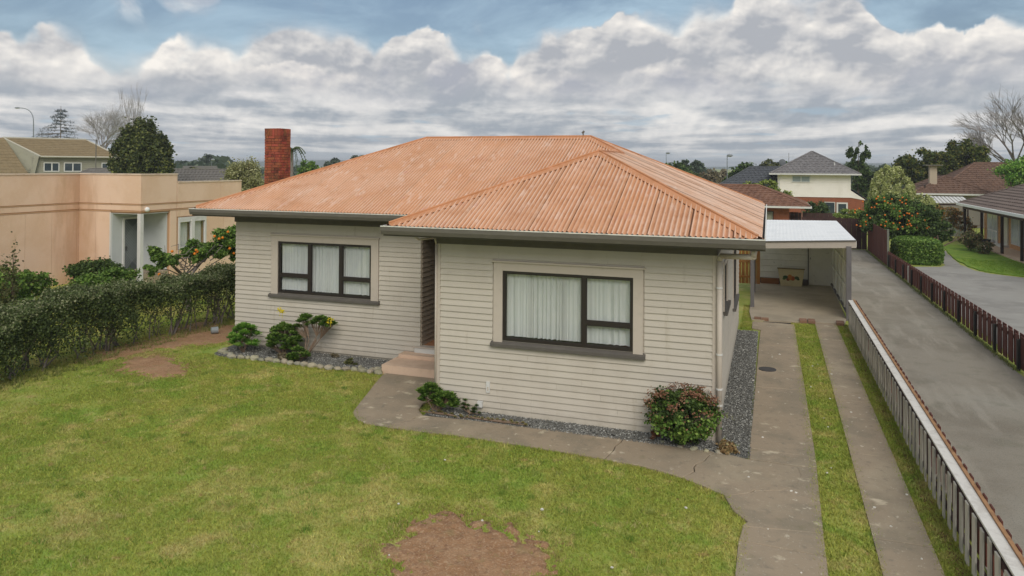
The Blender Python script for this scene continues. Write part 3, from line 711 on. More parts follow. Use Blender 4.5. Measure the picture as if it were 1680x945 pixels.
# soffit
m = HB(); m.box(-L1 - OV, OV, -OV, D1 - OV - .001, ZT, ZT + .02); m.box(-W_ - OV, OV, D1 - OV, D2 + OV, ZT, ZT + .02); m.build('soffit', trim_dark, house)
# gutters
ZG = Z(4.119)
def gutter(a, b, out):
    """channel from a to b; out = outward unit vector"""
    o = Vector(out); a = Vector((a[0], a[1], 0)); b = Vector((b[0], b[1], 0)); d = (b - a).normalized()
    def P(u, z): return o * u + Vector((0, 0, z))
    m = HB(); prof = [(0, ZG - .17), (.09, ZG - .17), (.125, ZG - .09), (.13, ZG - .005), (.118, ZG - .005), (.112, ZG - .085), (.08, ZG - .15), (0, ZG - .15)]
    m.loft([a + P(*p) for p in prof], [b + P(*p) for p in prof]); gt = m.build('gutter', gutter_m, house)
    m = HB(); prof = [(.112, ZG - .010), (.137, ZG - .010), (.137, ZG + .010), (.112, ZG + .010)]
    m.loft([a + P(*p) for p in prof], [b + P(*p) for p in prof]); m.build('lip', lip_m, gt)
    m = HB(); prof = [(-.02, ZG - .21), (-.001, ZG - .21), (-.001, ZG - .02), (-.02, ZG - .02)]
    m.loft([a + P(*p) for p in prof], [b + P(*p) for p in prof]); m.build('fascia', trim_dark, house)
gutter((-L1 - OV - .13, -OV), (OV + .13, -OV), (0, -1, 0))
gutter((-W_ - OV - .13, D1 - OV), (-L1 - OV, D1 - OV), (0, -1, 0))
gutter((OV, -OV), (OV, D2 + OV), (1, 0, 0))
gutter((-L1 - OV, -OV), (-L1 - OV, D1 - OV), (-1, 0, 0))
gutter((-W_ - OV, D1 - OV), (-W_ - OV, D2 + OV), (-1, 0, 0))
# roof: corrugated sheets
TN = .433; XL, XR, YF, YM, YB = -W_ - OV, OV, -OV, D1 - OV, D2 + OV
RUN = (YB - YM) / 2; XW0 = -L1 - OV; XWM = (XW0 + XR) / 2; HW = XR - XWM
CP, CA = .0955, .023; ZR = ZG + .03
def corr(side, u0, u1, lim):
    """sheet between u0,u1 across; lim(u) -> (v0,v1) plan distance from the eave, up the slope"""
    n = max(2, int(round((u1 - u0) / (CP / 6)))); nl = sqrt(1 + TN * TN); V = []; dz = random.uniform(0, .010)
    for i in range(n + 1):
        u = u0 + (u1 - u0) * i / n; v0, v1 = lim(u); v1 = max(v1, v0 + .001); w = CA * cos(2 * pi * u / CP) + dz
        for v in (v0, v1):
            p, q, z = u, v - w * TN / nl, ZR + TN * v + w / nl
            V.append({'f': (p, YM + q, z), 'w': (p, YF + q, z), 'r': (XR - q, p, z), 'l': (XL + q, p, z), 'b': (p, YB - q, z), 'k': (XW0 + q, p, z)}[side])
    F = [(2 * i, 2 * i + 2, 2 * i + 3, 2 * i + 1) for i in range(n)]
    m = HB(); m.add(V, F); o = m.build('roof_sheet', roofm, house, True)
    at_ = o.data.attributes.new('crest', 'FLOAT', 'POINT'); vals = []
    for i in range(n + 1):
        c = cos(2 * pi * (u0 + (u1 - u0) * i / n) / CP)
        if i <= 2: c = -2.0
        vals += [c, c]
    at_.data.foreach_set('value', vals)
    return o
def sheets(side, a, b, lim, w=CP * 8, off=0.):
    u = a
    while u < b - .01: corr(side, u, min(b, u + w + .012), lim); u += w
OVH = -.06
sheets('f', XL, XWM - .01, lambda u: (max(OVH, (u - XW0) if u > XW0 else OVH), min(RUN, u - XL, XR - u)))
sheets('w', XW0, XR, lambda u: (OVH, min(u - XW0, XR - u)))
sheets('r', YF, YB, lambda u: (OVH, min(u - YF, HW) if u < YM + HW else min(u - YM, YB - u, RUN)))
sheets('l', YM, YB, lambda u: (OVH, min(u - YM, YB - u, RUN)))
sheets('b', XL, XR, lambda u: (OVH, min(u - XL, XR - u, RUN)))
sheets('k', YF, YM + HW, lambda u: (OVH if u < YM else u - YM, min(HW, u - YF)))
# hip and ridge caps
def cap(a, b, na, nb, w=.17, name='ridge_cap'):
    a = Vector(a); b = Vector(b); d = (b - a).normalized(); up = Vector((0, 0, 1)); lift = .028; L = (b - a).length; k = max(1, int(L / 1.9))
    for i in range(k):
        p = a + (b - a) * i / k; q = a + (b - a) * (i + 1) / k + d * .03 * (i < k - 1); e = .003 * (i % 2)
        m = HB()
        for n in (na, nb):
            n = Vector(n).normalized(); s = d.cross(n); s = s if s.z < 0 else -s
            A = [p + n * (lift + e), p + s * w + n * (lift - .012 + e), p + s * w + n * (lift - .02 + e), p + n * (lift - .006 + e)]
            m.loft(A, [x + (q - p) for x in A])
        m.tube(p + up * (lift + .012 + e), q + up * (lift + .012 + e), .022, .022, 8); m.build(name, capm, house)
nf, nr_, nl_, nb_ = (0, -TN, 1), (TN, 0, 1), (-TN, 0, 1), (0, TN, 1)
zt1 = ZR + TN * RUN; zt2 = ZR + TN * HW
cap((XL, YM, ZR), (XL + RUN, YM + RUN, zt1), nf, nl_, name='hip_cap'); cap((XWM, YM + HW, zt2), (XR - RUN, YM + RUN, zt1), nf, nr_, name='hip_cap')
cap((XL + RUN, YM + RUN, zt1), (XR - RUN, YM + RUN, zt1), nf, nb_)
cap((XW0, YF, ZR), (XWM, YF + HW, zt2), nf, nl_, name='hip_cap'); cap((XR, YF, ZR), (XWM, YF + HW, zt2), nf, nr_, name='hip_cap')
cap((XWM, YF + HW, zt2), (XWM, YM + HW, zt2), nl_, nr_); cap((XR, YB, ZR), (XR - RUN, YM + RUN, zt1), nb_, nr_, name='hip_cap'); cap((XL, YB, ZR), (XL + RUN, YM + RUN, zt1), nb_, nl_, name='hip_cap')
# vent on the ridge
m = HB(); p = Vector((-4.35, YM + RUN, zt1)); m.tube(p, p + Vector((0, 0, .12)), .02); m.tube(p + Vector((-.03, 0, .12)), p + Vector((.03, 0, .19)), .035); m.build('vent_pipe', gutter_m, house)

# windows
def curtain(parent, x0, x1, z0, z1, y, dx=.012, A=.034, wl=.13):
    n = int((x1 - x0) / dx); V = []; r = random.Random(int(x0 * 100)); ph = 0; nz = 3
    for i in range(n + 1):
        x = x0 + (x1 - x0) * i / n; ph += 2 * pi * dx / (wl * (1 + .5 * sin(x * 2.7 + 1) + .35 * sin(x * 7.1) + .25 * sin(x * 17.3)))
        a = A * (.65 + .45 * sin(x * 3.3) + .3 * sin(x * 11.7)); d = a * sin(ph) + .006 * sin(ph * 2.3)
        for j in range(nz): t = j / (nz - 1); V.append((x + .004 * sin(ph + 1) * t, y - d * (1 - .35 * t), z0 + (z1 - z0) * t))
    F = [(i * nz + j, (i + 1) * nz + j, (i + 1) * nz + j + 1, i * nz + j + 1) for i in range(n) for j in range(nz - 1)]
    m = HB(); m.add(V, F); return m.build('curtain', curt, parent, True)
def window(x0, x1, z0, z1, Y, bars, panes, casing=.19):
    """bars: extra frame bars (x0,x1,z0,z1); panes: openings"""
    f = .055; m = HB(); yf, yb = Y - .012, Y + .05
    m.box(x0, x1, yf, yb, z1 - f, z1); m.box(x0, x1, yf, yb, z0, z0 + f); m.box(x0, x0 + f, yf, yb, z0 + f, z1 - f); m.box(x1 - f, x1, yf, yb, z0 + f, z1 - f)
    for b in bars: m.box(b[0], b[1], yf - .003, yb, b[2], b[3])
    win = m.build('window', alu, house)
    for p in panes:
        m = HB(); m.box(p[0], p[1], Y + .018, Y + .022, p[2], p[3]); m.build('pane', glass, win)
        m = HB()                                                     # slim sash bead
        s = .018
        m.box(p[0] + .0005, p[1] - .0005, yf + .012, Y + .017, p[3] - s, p[3] - .0005); m.box(p[0] + .0005, p[1] - .0005, yf + .012, Y + .017, p[2] + .0005, p[2] + s)
        m.box(p[0] + .0005, p[0] + s, yf + .012, Y + .017, p[2] + s, p[3] - s); m.box(p[1] - s, p[1] - .0005, yf + .012, Y + .017, p[2] + s, p[3] - s); m.build('bead', alu, win)
    c = casing
    m = HB(); m.box(x0 - c, x0 + .004, Y - .045, Y + .1, z0 - .06, z1 + .17); m.build('casing', trim_pale, win)
    m = HB(); m.box(x1 - .004, x1 + c, Y - .045, Y + .1, z0 - .06, z1 + .17); m.build('casing', trim_pale, win)
    m = HB(); m.box(x0 + .004, x1 - .004, Y - .042, Y + .1, z1 - .004, z1 + .17); m.build('casing', trim_pale, win)
    m = HB(); m.box(x0 - c - .04, x1 + c + .04, Y - .085, Y, z1 + .171, z1 + .205); m.build('head_cap', trim_pale, win)
    m = HB(); prof = [(Y + .02, z0 - .13), (Y - .08, z0 - .13), (Y - .11, z0 - .12), (Y - .11, z0 - .06), (Y + .02, z0 - .002)]
    m.loft([(x0 - c - .05, a, b) for a, b in prof], [(x1 + c + .05, a, b) for a, b in prof]); m.build('sill', trim_dark, win)
    curtain(win, x0 + .05, x1 - .05, z0 + .075, z1 - .04, Y + .12)
    m = HB(); m.tube((x0 + .03, Y + .12, z1 - .035), (x1 - .03, Y + .12, z1 - .035), .012); m.build('curtain_rail', white_paint, win)
    return win
x0, x1, z0, z1 = WF; f = .055; tz = Z(2.25)
window(x0, x1, z0, z1, 0, [(-2.585, -2.50, z0 + f, z1 - f), (-2.50, x1 - f, tz - .04, tz + .04)],
       [(x0 + f, -2.585, z0 + f, z1 - f), (-2.50, x1 - f, tz + .04, z1 - f), (-2.50, x1 - f, z0 + f, tz - .04)])
x0, x1, z0, z1 = WL
window(x0, x1, z0, z1, D1, [(-11.235, -11.13, z0 + f, z1 - f), (-10.225, -10.12, z0 + f, z1 - f), (x0 + f, -11.235, tz - .045, tz + .045), (-10.12, x1 - f, tz - .045, tz + .045)],
       [(x0 + f, -11.235, tz + .045, z1 - f), (x0 + f, -11.235, z0 + f, tz - .045), (-11.13, -10.225, z0 + f, z1 - f), (-10.12, x1 - f, tz + .045, z1 - f), (-10.12, x1 - f, z0 + f, tz - .045)], .22)
for (a0, a1, z0, z1), sgl in ((SW1, 1), (SW2, 0)):
    m = HB(); F_ = .05
    m.box(-.05, .02, a0, a1, z1 - F_, z1); m.box(-.05, .02, a0, a1, z0, z0 + F_); m.box(-.05, .02, a0, a0 + F_, z0 + F_, z1 - F_); m.box(-.05, .02, a1 - F_, a1, z0 + F_, z1 - F_); m.box(-.05, .023, (a0 + a1) / 2 - .03, (a0 + a1) / 2 + .03, z0 + F_, z1 - F_)
    win = m.build('window', alu, house)
    m = HB(); m.box(-.02, -.016, a0 + F_, a1 - F_, z0 + F_, z1 - F_); m.build('pane', glass, win)
    m = HB(); m.box(-.1, -.095, a0, a1, z0, z1); m.build('blind', curt, win)
    m = HB(); m.box(.0, .055, a0 - .1, a0 + .002, z0 - .1, z1 + .1); m.box(.0, .055, a1 - .002, a1 + .1, z0 - .1, z1 + .1); m.box(.0, .052, a0 + .002, a1 - .002, z1 - .002, z1 + .1); m.build('casing', trim_pale, win)
    m = HB(); m.box(-.02, .12, a0 - .14, a1 + .14, z0 - .1, z0 - .02); m.build('sill', trim_dark, win)
# porch
m = HB(); m.box(-7.73, -L1, D1 + .0, 5.2, Z(.2), Z(.61)); m.build('porch_floor', M('terracotta', hx('B8835E'), [(8, .45, .7, hx('A26F4C'), .6)], .7), house)
m = HB(); m.box(-7.86, -L1 - .04, D1 - .1, D1 + .0, Z(.44), Z(.585)); m.build('threshold', white_paint, house)
m = HB(); m.box(-7.90, -L1 - .04, D1 - .13, D1 + .1, Z(.585), Z(.612)); m.build('door_sill', trim_pale, house)
m = HB(); m.box(-6.85, -5.9, 5.14, 5.2, Z(.5), Z(2.95)); d = m.build('front_door', M('door_dark', hx('4C443B'), [], .5), house)
m = HB(); m.box(-6.7, -6.05, 5.12, 5.14, Z(1.6), Z(2.7)); m.build('door_panel', glass, d); m = HB(); m.tube((-6.75, 5.08, Z(1.5)), (-6.75, 5.14, Z(1.5)), .03); m.build('handle', white_paint, d)
o = MB((-6.95, 3.9, Z(.61))); rr = random.Random(4)
V = []; F = []
for i in range(7):
    for j in range(6): V.append((-7.42 + i * .055 + rr.uniform(-.01, .01), 3.45 + j * .05 + rr.uniform(-.01, .01), Z(.615) + .05 * abs(sin(i * 1.3) * cos(j * 1.1)) + .01))
F = [(i * 6 + j, (i + 1) * 6 + j, (i + 1) * 6 + j + 1, i * 6 + j + 1) for i in range(6) for j in range(5)]
o.o = Vector((-6.95, 3.9, Z(.61))); o.v = []; o.f = []; o.add(V, F)
tag(o.build('cloth', M('blue_cloth', hx('6FA3C4')), None, True, loc=(-6.95, 3.9, Z(.61))), 'crumpled light blue cloth on the porch floor', 'cloth')
# steps
st = MB((-7.0, 2.05, 0)); st.box(-8.26, -L1 - .045, 2.05, D1 - .04, -.02, .23); s0 = st.build('porch_steps', concrete_pale, loc=(-7.0, 2.05, 0))
tag(s0, 'two painted concrete steps, peach coloured, up to the recessed porch', 'steps')
st = MB((-7.0, 2.05, 0)); st.box(-8.18, -L1 - .046, 2.80, D1 - .041, .232, .325); st.build('upper_step', concrete_pale, s0)
# downpipes
m = HB(); P = [(.72, -.62, Z(3.93)), (.70, -.60, Z(3.78)), (.12, -.12, Z(3.72)), (.085, -.075, Z(3.64)), (.085, -.075, Z(.2))]
m.path(P, .052, 12); m.blob(P[2], .053, 6, 10); m.blob(P[1], .053, 6, 10); m.blob(P[3], .053, 6, 10)
dp = m.build('downpipe', trim_pale, house, True)
for z in (3.1, 1.85, 1.2, .9):
    m = HB(); m.tube((.085, -.075, Z(z)), (.085, -.075, Z(z) + .03), .062, .062, 12); m.box(.03, .09, -.04, .0, Z(z), Z(z) + .03); m.build('bracket', white_paint, dp)
m = HB(); P = [(-L1 - .2, -.70, Z(3.9)), (-L1 - .16, -.60, Z(3.84)), (-L1 - .03, -.10, Z(3.84)), (-L1 - .02, -.06, Z(3.7)), (-L1 - .02, -.06, Z(.25))]
m.path(P, .022, 8); m.build('downpipe', trim_pale, house, True)
# plates on the wall
m = HB(); m.box(-4.62, -4.54, -.055, -.02, Z(.64), Z(.87)); pl = m.build('vent_plate', white_paint, house); m = HB(); m.box(-4.595, -4.565, -.059, -.055, Z(.68), Z(.76)); m.build('slot', trim_pale, pl)
m = HB(); m.box(-4.80, -4.69, -.10, -.02, Z(.33), Z(.45)); m.build('meter_cap', white_paint, house)

# chimney, brick by brick
CX, CY, CW, CTOP = -13.35, 4.85, .56, Z(6.5)
chx0, chx1, chy0, chy1 = -13.80, -13.24, 4.55, 5.10
chim = HB(); chim.box(chx0 + .012, chx1 - .012, chy0 + .012, chy1 - .012, Z(3.95), CTOP - .012); ch = chim.build('chimney', mortar, house)
bl, bh, bj = .245, .082, .013
bm1 = MB().box(-.5, .5, -.5, .5, -.5, .5)
me = bm1.mesh('brick', brickm)
def brick(x0, x1, y0, y1, z0, z1):
    o = link('brick', me, ch, Vector(((x0 + x1) / 2, (y0 + y1) / 2, (z0 + z1) / 2)) - HO + Vector((random.uniform(-.003, .003), random.uniform(-.003, .003), 0)))
    o.scale = (x1 - x0, y1 - y0, z1 - z0)
zc = CTOP - .24; row = 0
while zc - bh > Z(4.55):
    w = chx1 - chx0
    a = [chx0, chx0 + .25, chx0 + .50, chx1] if row % 2 else [chx0, chx0 + .12, chx0 + .37, chx1]
    a = [chx0] + [x for x in a[1:-1]] + [chx1]
    for p, q in zip(a, a[1:]):
        if q - p > .04: brick(p + bj / 2 * (p > chx0), q - bj / 2 * (q < chx1), chy0, chy0 + .1, zc - bh + bj, zc)
    b = [chy0 + .1 + bj, chy0 + .24, chy0 + .45, chy1] if row % 2 else [chy0 + .1 + bj, chy0 + .35, chy1]
    for p, q in zip(b, b[1:]): brick(chx1 - .1, chx1, p, q - bj, zc - bh + bj, zc); brick(chx0, chx0 + .1, p, q - bj, zc - bh + bj, zc)
    brick(chx0 + .1 + bj, chx1 - .1 - bj, chy1 - .1, chy1, zc - bh + bj, zc)
    zc -= bh; row += 1
n = 6
for i in range(n):
    x = chx0 + (chx1 - chx0) * i / n; x2 = chx0 + (chx1 - chx0) * (i + 1) / n - bj * .7; brick(x, x2, chy0 - .006, chy0 + .11, CTOP - .23, CTOP); brick(x, x2, chy1 - .11, chy1 + .006, CTOP - .23, CTOP)
for i in range(4):
    y = chy0 + .115 + (chy1 - chy0 - .23) * i / 4; y2 = y + (chy1 - chy0 - .23) / 4 - bj * .7
    for xx in (chx0, chx1 - .11): brick(xx - .006 * (xx == chx0), xx + .11 + .006 * (xx != chx0), y, y2, CTOP - .23, CTOP)

# ================================================================ FENCES
GT = 1.0
pal_grey = M('paling_grey', hx('C6BFB0'), [(3, .45, .7, hx('A29B8C'), .7, (1, 1, .4)), (14, .55, .7, hx('CEC8BA'), .4)], .85, [(40, .4, .004)], rnd=.10)
pal_red = M('paling_red', hx('62392E'), [(3, .45, .7, hx('50302A'), .7, (1, 1, .4)), (14, .58, .7, hx('7A5A4B'), .5)], .85, [(40, .4, .004)], rnd=.13)
pal_dark = M('paling_dark', hx('4A3430'), [(3, .45, .7, hx('3A2A27'), .7)], .9, rnd=.12)
rail_w = M('rail_weathered', hx('D9D4CA'), [(5, .45, .65, hx('BDB6AB'), .6), (22, .55, .7, hx('DEDAD2'), .7)], .8)
rail_o = M('rail_brown', hx('A9805A'), [(6, .45, .65, hx('8C6547'), .6)], .85)
def shared_box(name, mat, sx, sy, sz, bevel=0.):
    m = MB()
    if bevel: m.loft([(-sx / 2, -sy / 2, 0), (sx / 2, -sy / 2, 0), (sx / 2, sy / 2, 0), (-sx / 2, sy / 2, 0)], [(-sx / 2, -sy / 2, sz), (sx / 2, -sy / 2, sz - bevel), (sx / 2, sy / 2, sz - bevel), (-sx / 2, sy / 2, sz)])
    else: m.box(-sx / 2, sx / 2, -sy / 2, sy / 2, 0, sz)
    return m.mesh(name, mat)
R3 = random.Random(3)
# boundary fence between our drive and the neighbour's: grey palings this side, red brown ones the other, pale capping
FB = (3.55, 4, 0)
fence = empty('paling_fence', FB, 'low double sided fence beside the drive, grey palings this side, pale capping and red edge', 'fence')
meG = shared_box('paling', pal_grey, .022, .15, .80); meR = shared_box('paling', pal_red, .022, .17, .92)
y = -7.4; k = 0
while y < 12.1:
    g = link('paling', meG, fence, Vector((3.455 + R3.uniform(-.004, .004), y, .02)) - Vector(FB)); g.scale = (1, R3.uniform(.9, 1.06), 1 + R3.uniform(-.03, .012)); g.rotation_euler = (R3.uniform(-.03, .03), 0, R3.uniform(-.06, .06))
    g = link('paling', meR, fence, Vector((3.682, y + .1 + R3.uniform(-.015, .015), .0)) - Vector(FB)); g.scale = (1, R3.uniform(.9, 1.05), 1 + R3.uniform(-.015, .012))
    y += .345 + R3.uniform(-.02, .02)
m = MB(FB); m.box(3.468, 3.618, -7.6, 12.35, .845, .875); m.build('capping', rail_w, fence)
m = MB(FB); m.box(3.62, 3.668, -7.6, 12.35, .85, .90); m.build('rail', rail_o, fence)
m = MB(FB); m.box(3.47, 3.50, -7.6, 12.35, .70, .79); m.build('rail', pal_dark, fence); m = MB(FB); m.box(3.47, 3.51, -7.6, 12.35, .16, .25); m.build('rail', pal_dark, fence)
y = -7.0
while y < 12.3:
    m = MB(FB); m.box(3.535, 3.635, y, y + .1, 0, .84); m.build('post', pal_dark, fence); y += 2.4
# red paling fence on the far side of the asphalt drive
FB2 = (7.15, 19, 0)
fence2 = empty('paling_fence', FB2, 'low red brown hit and miss paling fence between the asphalt drive and the parking court', 'fence')
def xf(y): return 7.18 - (y - 8.4) * .0095
def hf(y): return .86 - max(0, y - 8) * .0062
me2 = shared_box('paling', pal_red, .022, .36, 1.0)
y = -6.8
while y < 29.4:
    g = link('paling', me2, fence2, Vector((xf(y), y, .05)) - Vector(FB2)); g.scale = (1, R3.uniform(.9, 1.02), hf(y) + R3.uniform(-.012, .012))
    g = link('paling', me2, fence2, Vector((xf(y) + .05, y + .24, .06)) - Vector(FB2)); g.scale = (1, R3.uniform(.9, 1.02), hf(y) + .03)
    y += .49
m = MB(FB2); m.loft([(xf(-7) + .07, -7, .72), (xf(-7) + .14, -7, .72), (xf(-7) + .14, -7, .82), (xf(-7) + .07, -7, .82)], [(xf(29.4) + .07, 29.4, .60), (xf(29.4) + .14, 29.4, .60), (xf(29.4) + .14, 29.4, .70), (xf(29.4) + .07, 29.4, .70)]); m.build('rail', pal_grey, fence2)
y = -6.3
while y < 29.5:
    m = MB(FB2); m.box(xf(y) - .08, xf(y) - .013, y, y + .1, 0, hf(y) - .05); m.build('post', M('post_dark', hx('33302B')), fence2); y += 2.05
m = MB(FB2); m.box(7.0, 7.05, 23.3, 23.42, 0, .78); m.build('post', rail_w, fence2)
# tall dark fences at the end of the drive
FB3 = (7.0, 33, 0); fence3 = empty('tall_fence', FB3, 'tall dark red brown vertical board fence rising where the low red fence ends', 'fence')
me3 = shared_box('board', pal_red, .025, .29, 1.0); y = 29.6
while y < 37.6:
    g = link('board', me3, fence3, Vector((6.98 + .012 * (int(y * 3.3) % 2), y, 0.02)) - Vector(FB3)); g.scale = (1, 1, 1.86 + R3.uniform(-.02, .02)); y += .3
m = MB(FB3); m.box(6.98, 7.08, 29.42, 29.52, 0, 1.98); m.build('post', M('post_grey_green', hx('6E7064')), fence3); m = MB(FB3); m.box(7.01, 7.06, 29.5, 37.6, 1.5, 1.6); m.build('rail', pal_dark, fence3)
FB4 = (5.4, 37.7, 0); fence4 = empty('end_fence', FB4, 'dark brown board fence across the far end of the asphalt drive', 'fence')
me4 = shared_box('board', pal_dark, .29, .025, 1.0); x = 3.2
while x < 7.0:
    g = link('board', me4, fence4, Vector((x, 37.7 + .012 * (int(x * 3.3) % 2), 0.02)) - Vector(FB4)); g.scale = (1, 1, 1.95 + R3.uniform(-.03, .03)); x += .3
m = MB(FB4); m.box(3.0, 7.0, 37.74, 37.8, 1.6, 1.7); m.build('rail', pal_dark, fence4)
FB5 = (4.5, 46, 0); fence5 = empty('rear_fence', FB5, 'dark stained board fence behind the carport below the brick house', 'fence')
x = .6
while x < 7.6:
    g = link('board', me4, fence5, Vector((x, 45.9, 0)) - Vector(FB5)); g.scale = (1, 1, 1.82 + R3.uniform(-.02, .02)); x += .3
m = MB(FB5); m.box(.5, 7.6, 45.93, 45.98, 1.4, 1.5); m.build('rail', pal_dark, fence5)
# tan timber gate between house and carport
FB6 = (.1, 19, 0); gate = empty('timber_gate', FB6, 'tan new timber paling gate seen between the house corner and the carport', 'gate')
tan_t = M('timber_tan', hx('A8733F'), [(4, .45, .65, hx('94612F'), .7, (1, 1, .3))], .8, rnd=.1)
x = -.75
while x < .5:
    MB(FB6).box(x, x + .14, 18.9, 18.93, .25, 2.0).build('paling', tan_t, gate); x += .155
for z in (.5, 1.15, 1.75): MB(FB6).box(-.78, .5, 18.86, 18.90, z, z + .09).build('rail', tan_t, gate)

# ================================================================ CARPORT
CB = (2, 17, 0); cp = empty('carport', CB, 'open fronted carport with white sheet roof and pale weatherboard lining', 'carport')
post_m = M('post_grey', hx('6E6A68'), [(4, .45, .7, hx('5D5957'), .6, (1, 1, .3))], .8)
def CBm(): return MB(CB)
fl, fr, bl_, br_ = Vector((.40, 14.55, 2.47)), Vector((3.80, 13.25, 2.76)), Vector((.55, 21.3, 2.83)), Vector((3.83, 21.3, 2.88))
wr = M('white_roof', hx('F2F2EF'), [(1.2, .5, .7, hx('E2E3E1'), .5)], .6, rnd=.01)
n = 5
for i in range(n):
    a, b = i / n, (i + 1) / n; mm = CBm(); k = 20; V = []
    for j in range(k + 1):
        t = a + (b - a) * j / k; w = .003 * (1 if (j % 4) < 2 else 0) + .02
        for s in (0, 1): p = (fl.lerp(fr, t)).lerp(bl_.lerp(br_, t), s); V.append((p.x, p.y, p.z + w))
    mm.add(V, [(2 * j, 2 * j + 2, 2 * j + 3, 2 * j + 1) for j in range(k)]); mm.build('roof_sheet', wr, cp)
def beam(a, b, w, h, name, mat, drop=0.):
    a = Vector(a); b = Vector(b); d = (b - a).normalized(); s = d.cross(Vector((0, 0, 1))).normalized() * w / 2; u = Vector((0, 0, h)); z = Vector((0, 0, -drop))
    m = CBm(); m.loft([a - s + z, a + s + z, a + s + z - u, a - s + z - u], [b - s + z, b + s + z, b + s + z - u, b - s + z - u]); return m.build(name, mat, cp)
beam(fl, fr, .03, .23, 'fascia', trim_pale, .012); beam(fr + Vector((0, .02, 0)), br_, .03, .20, 'fascia', white_paint, .012); beam(fl + Vector((0, .02, 0)), bl_, .03, .18, 'fascia', white_paint, .012)
beam(fl + Vector((0, -.02, .0)), fr + Vector((0, -.02, 0)), .05, .045, 'edge_flashing', gutter_m, -.03)
for i in range(1, 6):
    t = i / 6; beam(fl.lerp(bl_, t), fr.lerp(br_, t), .045, .12, 'rafter', white_paint, .02)
m = CBm(); m.box(.33, .47, 14.42, 14.56, 0, 2.36); m.build('post', post_m, cp)
m = CBm(); m.box(3.50, 3.66, 13.28, 13.42, 0, 2.56); m.build('post', post_m, cp)
m = CBm(); m.box(.36, .46, 17.8, 17.9, 0, 2.5); m.build('post', post_m, cp); m = CBm(); m.box(.36, .46, 20.7, 20.8, 0, 2.7); m.build('post', post_m, cp)
line_m = M('lining', hx('E0DDD2'), [(2, .45, .7, hx('CFCBBE'), .6), (7, .6, .72, hx('8A8678'), .4)], .7, rnd=.03)
for i in range(9):
    z = .30 + i * .27; m = CBm(); m.loft([(.47, 20.74 - .02, z), (.47, 20.8, z), (.47, 20.8, z + .262), (.47, 20.74, z + .262)], [(2.62, 20.74 - .02, z), (2.62, 20.8, z), (2.62, 20.8, z + .262), (2.62, 20.74, z + .262)]); m.build('weatherboard', line_m, cp)
m = CBm(); m.box(2.66, 3.62, 20.70, 20.78, .07, 2.76); door = m.build('side_door', line_m, cp)
m = CBm(); m.box(2.62, 2.66, 20.68, 20.8, .07, 2.7); m.build('door_jamb', post_m, cp)
m = CBm(); m.box(2.72, 2.74, 20.66, 20.7, 1.2, 1.28); m.build('handle', gutter_m, door)
m = CBm(); m.box(.47, 2.62, 20.66, 20.80, .05, .29); m.build('base_plate', M('base_brown', hx('5F4F40')), cp)
# side wall: sheet lining carried on rails
for i in range(5):
    y0 = 13.45 + i * 1.46; m = CBm(); m.box(3.62, 3.65, y0, y0 + 1.44, .12, 2.62); m.build('lining_sheet', line_m, cp)
for z in (.12, 1.0, 1.85): m = CBm(); m.box(3.55, 3.618, 13.44, 20.7, z, z + .07); m.build('rail', line_m if z > .5 else post_m, cp)
for i in range(1, 5):
    y0 = 13.45 + i * 1.46; m = CBm(); m.box(3.56, 3.617, y0 - .03, y0 + .03, .19, 2.5); m.build('stud', line_m, cp)
# things stored in it
tag(MB((.9, 20.5, 0)).box(.65, 1.42, 20.45, 20.58, .06, .30).build('timber_box', M('timber_brown', hx('8C5E38'), [(5, .45, .65, hx('744B2B'), .7, (.3, 1, 1))], .8), loc=(.9, 20.5, 0)), 'brown timber plank on edge against the carport back wall', 'timber plank')
tag(MB((2.5, 20.5, 0)).box(2.42, 2.60, 20.45, 20.58, .06, .30).build('timber_box', M('timber_grey', hx('6C6055')), loc=(2.5, 20.5, 0)), 'short dark offcut by the door jamb in the carport', 'timber offcut')
PB = (1.9, 20.1, .06); pn = empty('painted_panel', PB, 'cream tapered wooden panel painted with fruit and leaves, leaning in the carport', 'painted panel')
m = MB(PB); m.loft([(1.48, 20.0, .07), (2.34, 20.0, .07), (2.46, 20.22, .78), (1.36, 20.22, .78)], [(1.48, 20.06, .07), (2.34, 20.06, .07), (2.46, 20.28, .78), (1.36, 20.28, .78)])
m.build('board', M('panel_cream', hx('C8B88E'), [(3, .45, .7, hx('B5A276'), .6)], .6), pn)
def onp(x, t): return (x, 20.0 + .22 * t - .006, .07 + .71 * t)
def paint_blob(name, x, t, rx, rt, mat):
    m = MB(PB); n = 12; c = onp(x, t); vs = [onp(x + rx * cos(2 * pi * i / n), t + rt * sin(2 * pi * i / n)) for i in range(n)]
    m.loft(vs, [(v[0], v[1] + .004, v[2]) for v in vs]); m.build(name, mat, pn)
for x, t, rx, rt, c in [(1.68, .52, .11, .10, '3E5A34'), (1.62, .42, .07, .06, '5A6B3A'), (2.14, .5, .10, .10, '4A5B36'), (2.2, .42, .06, .06, '35492B')]: paint_blob('leaf', x, t, rx, rt, M('paint_' + c, hx(c)))
for x, t, rx, rt, c in [(1.86, .52, .10, .17, 'C07A35'), (1.98, .46, .09, .14, 'A85A2C'), (1.78, .40, .07, .1, '8E4A2A')]: paint_blob('fruit', x, t, rx, rt + .001, M('paint_' + c, hx(c)))
m = MB(PB); m.box(1.34, 2.48, 20.20, 20.31, .782, .82); m.build('top_rail', M('timber_grey2', hx('7A6848')), pn)

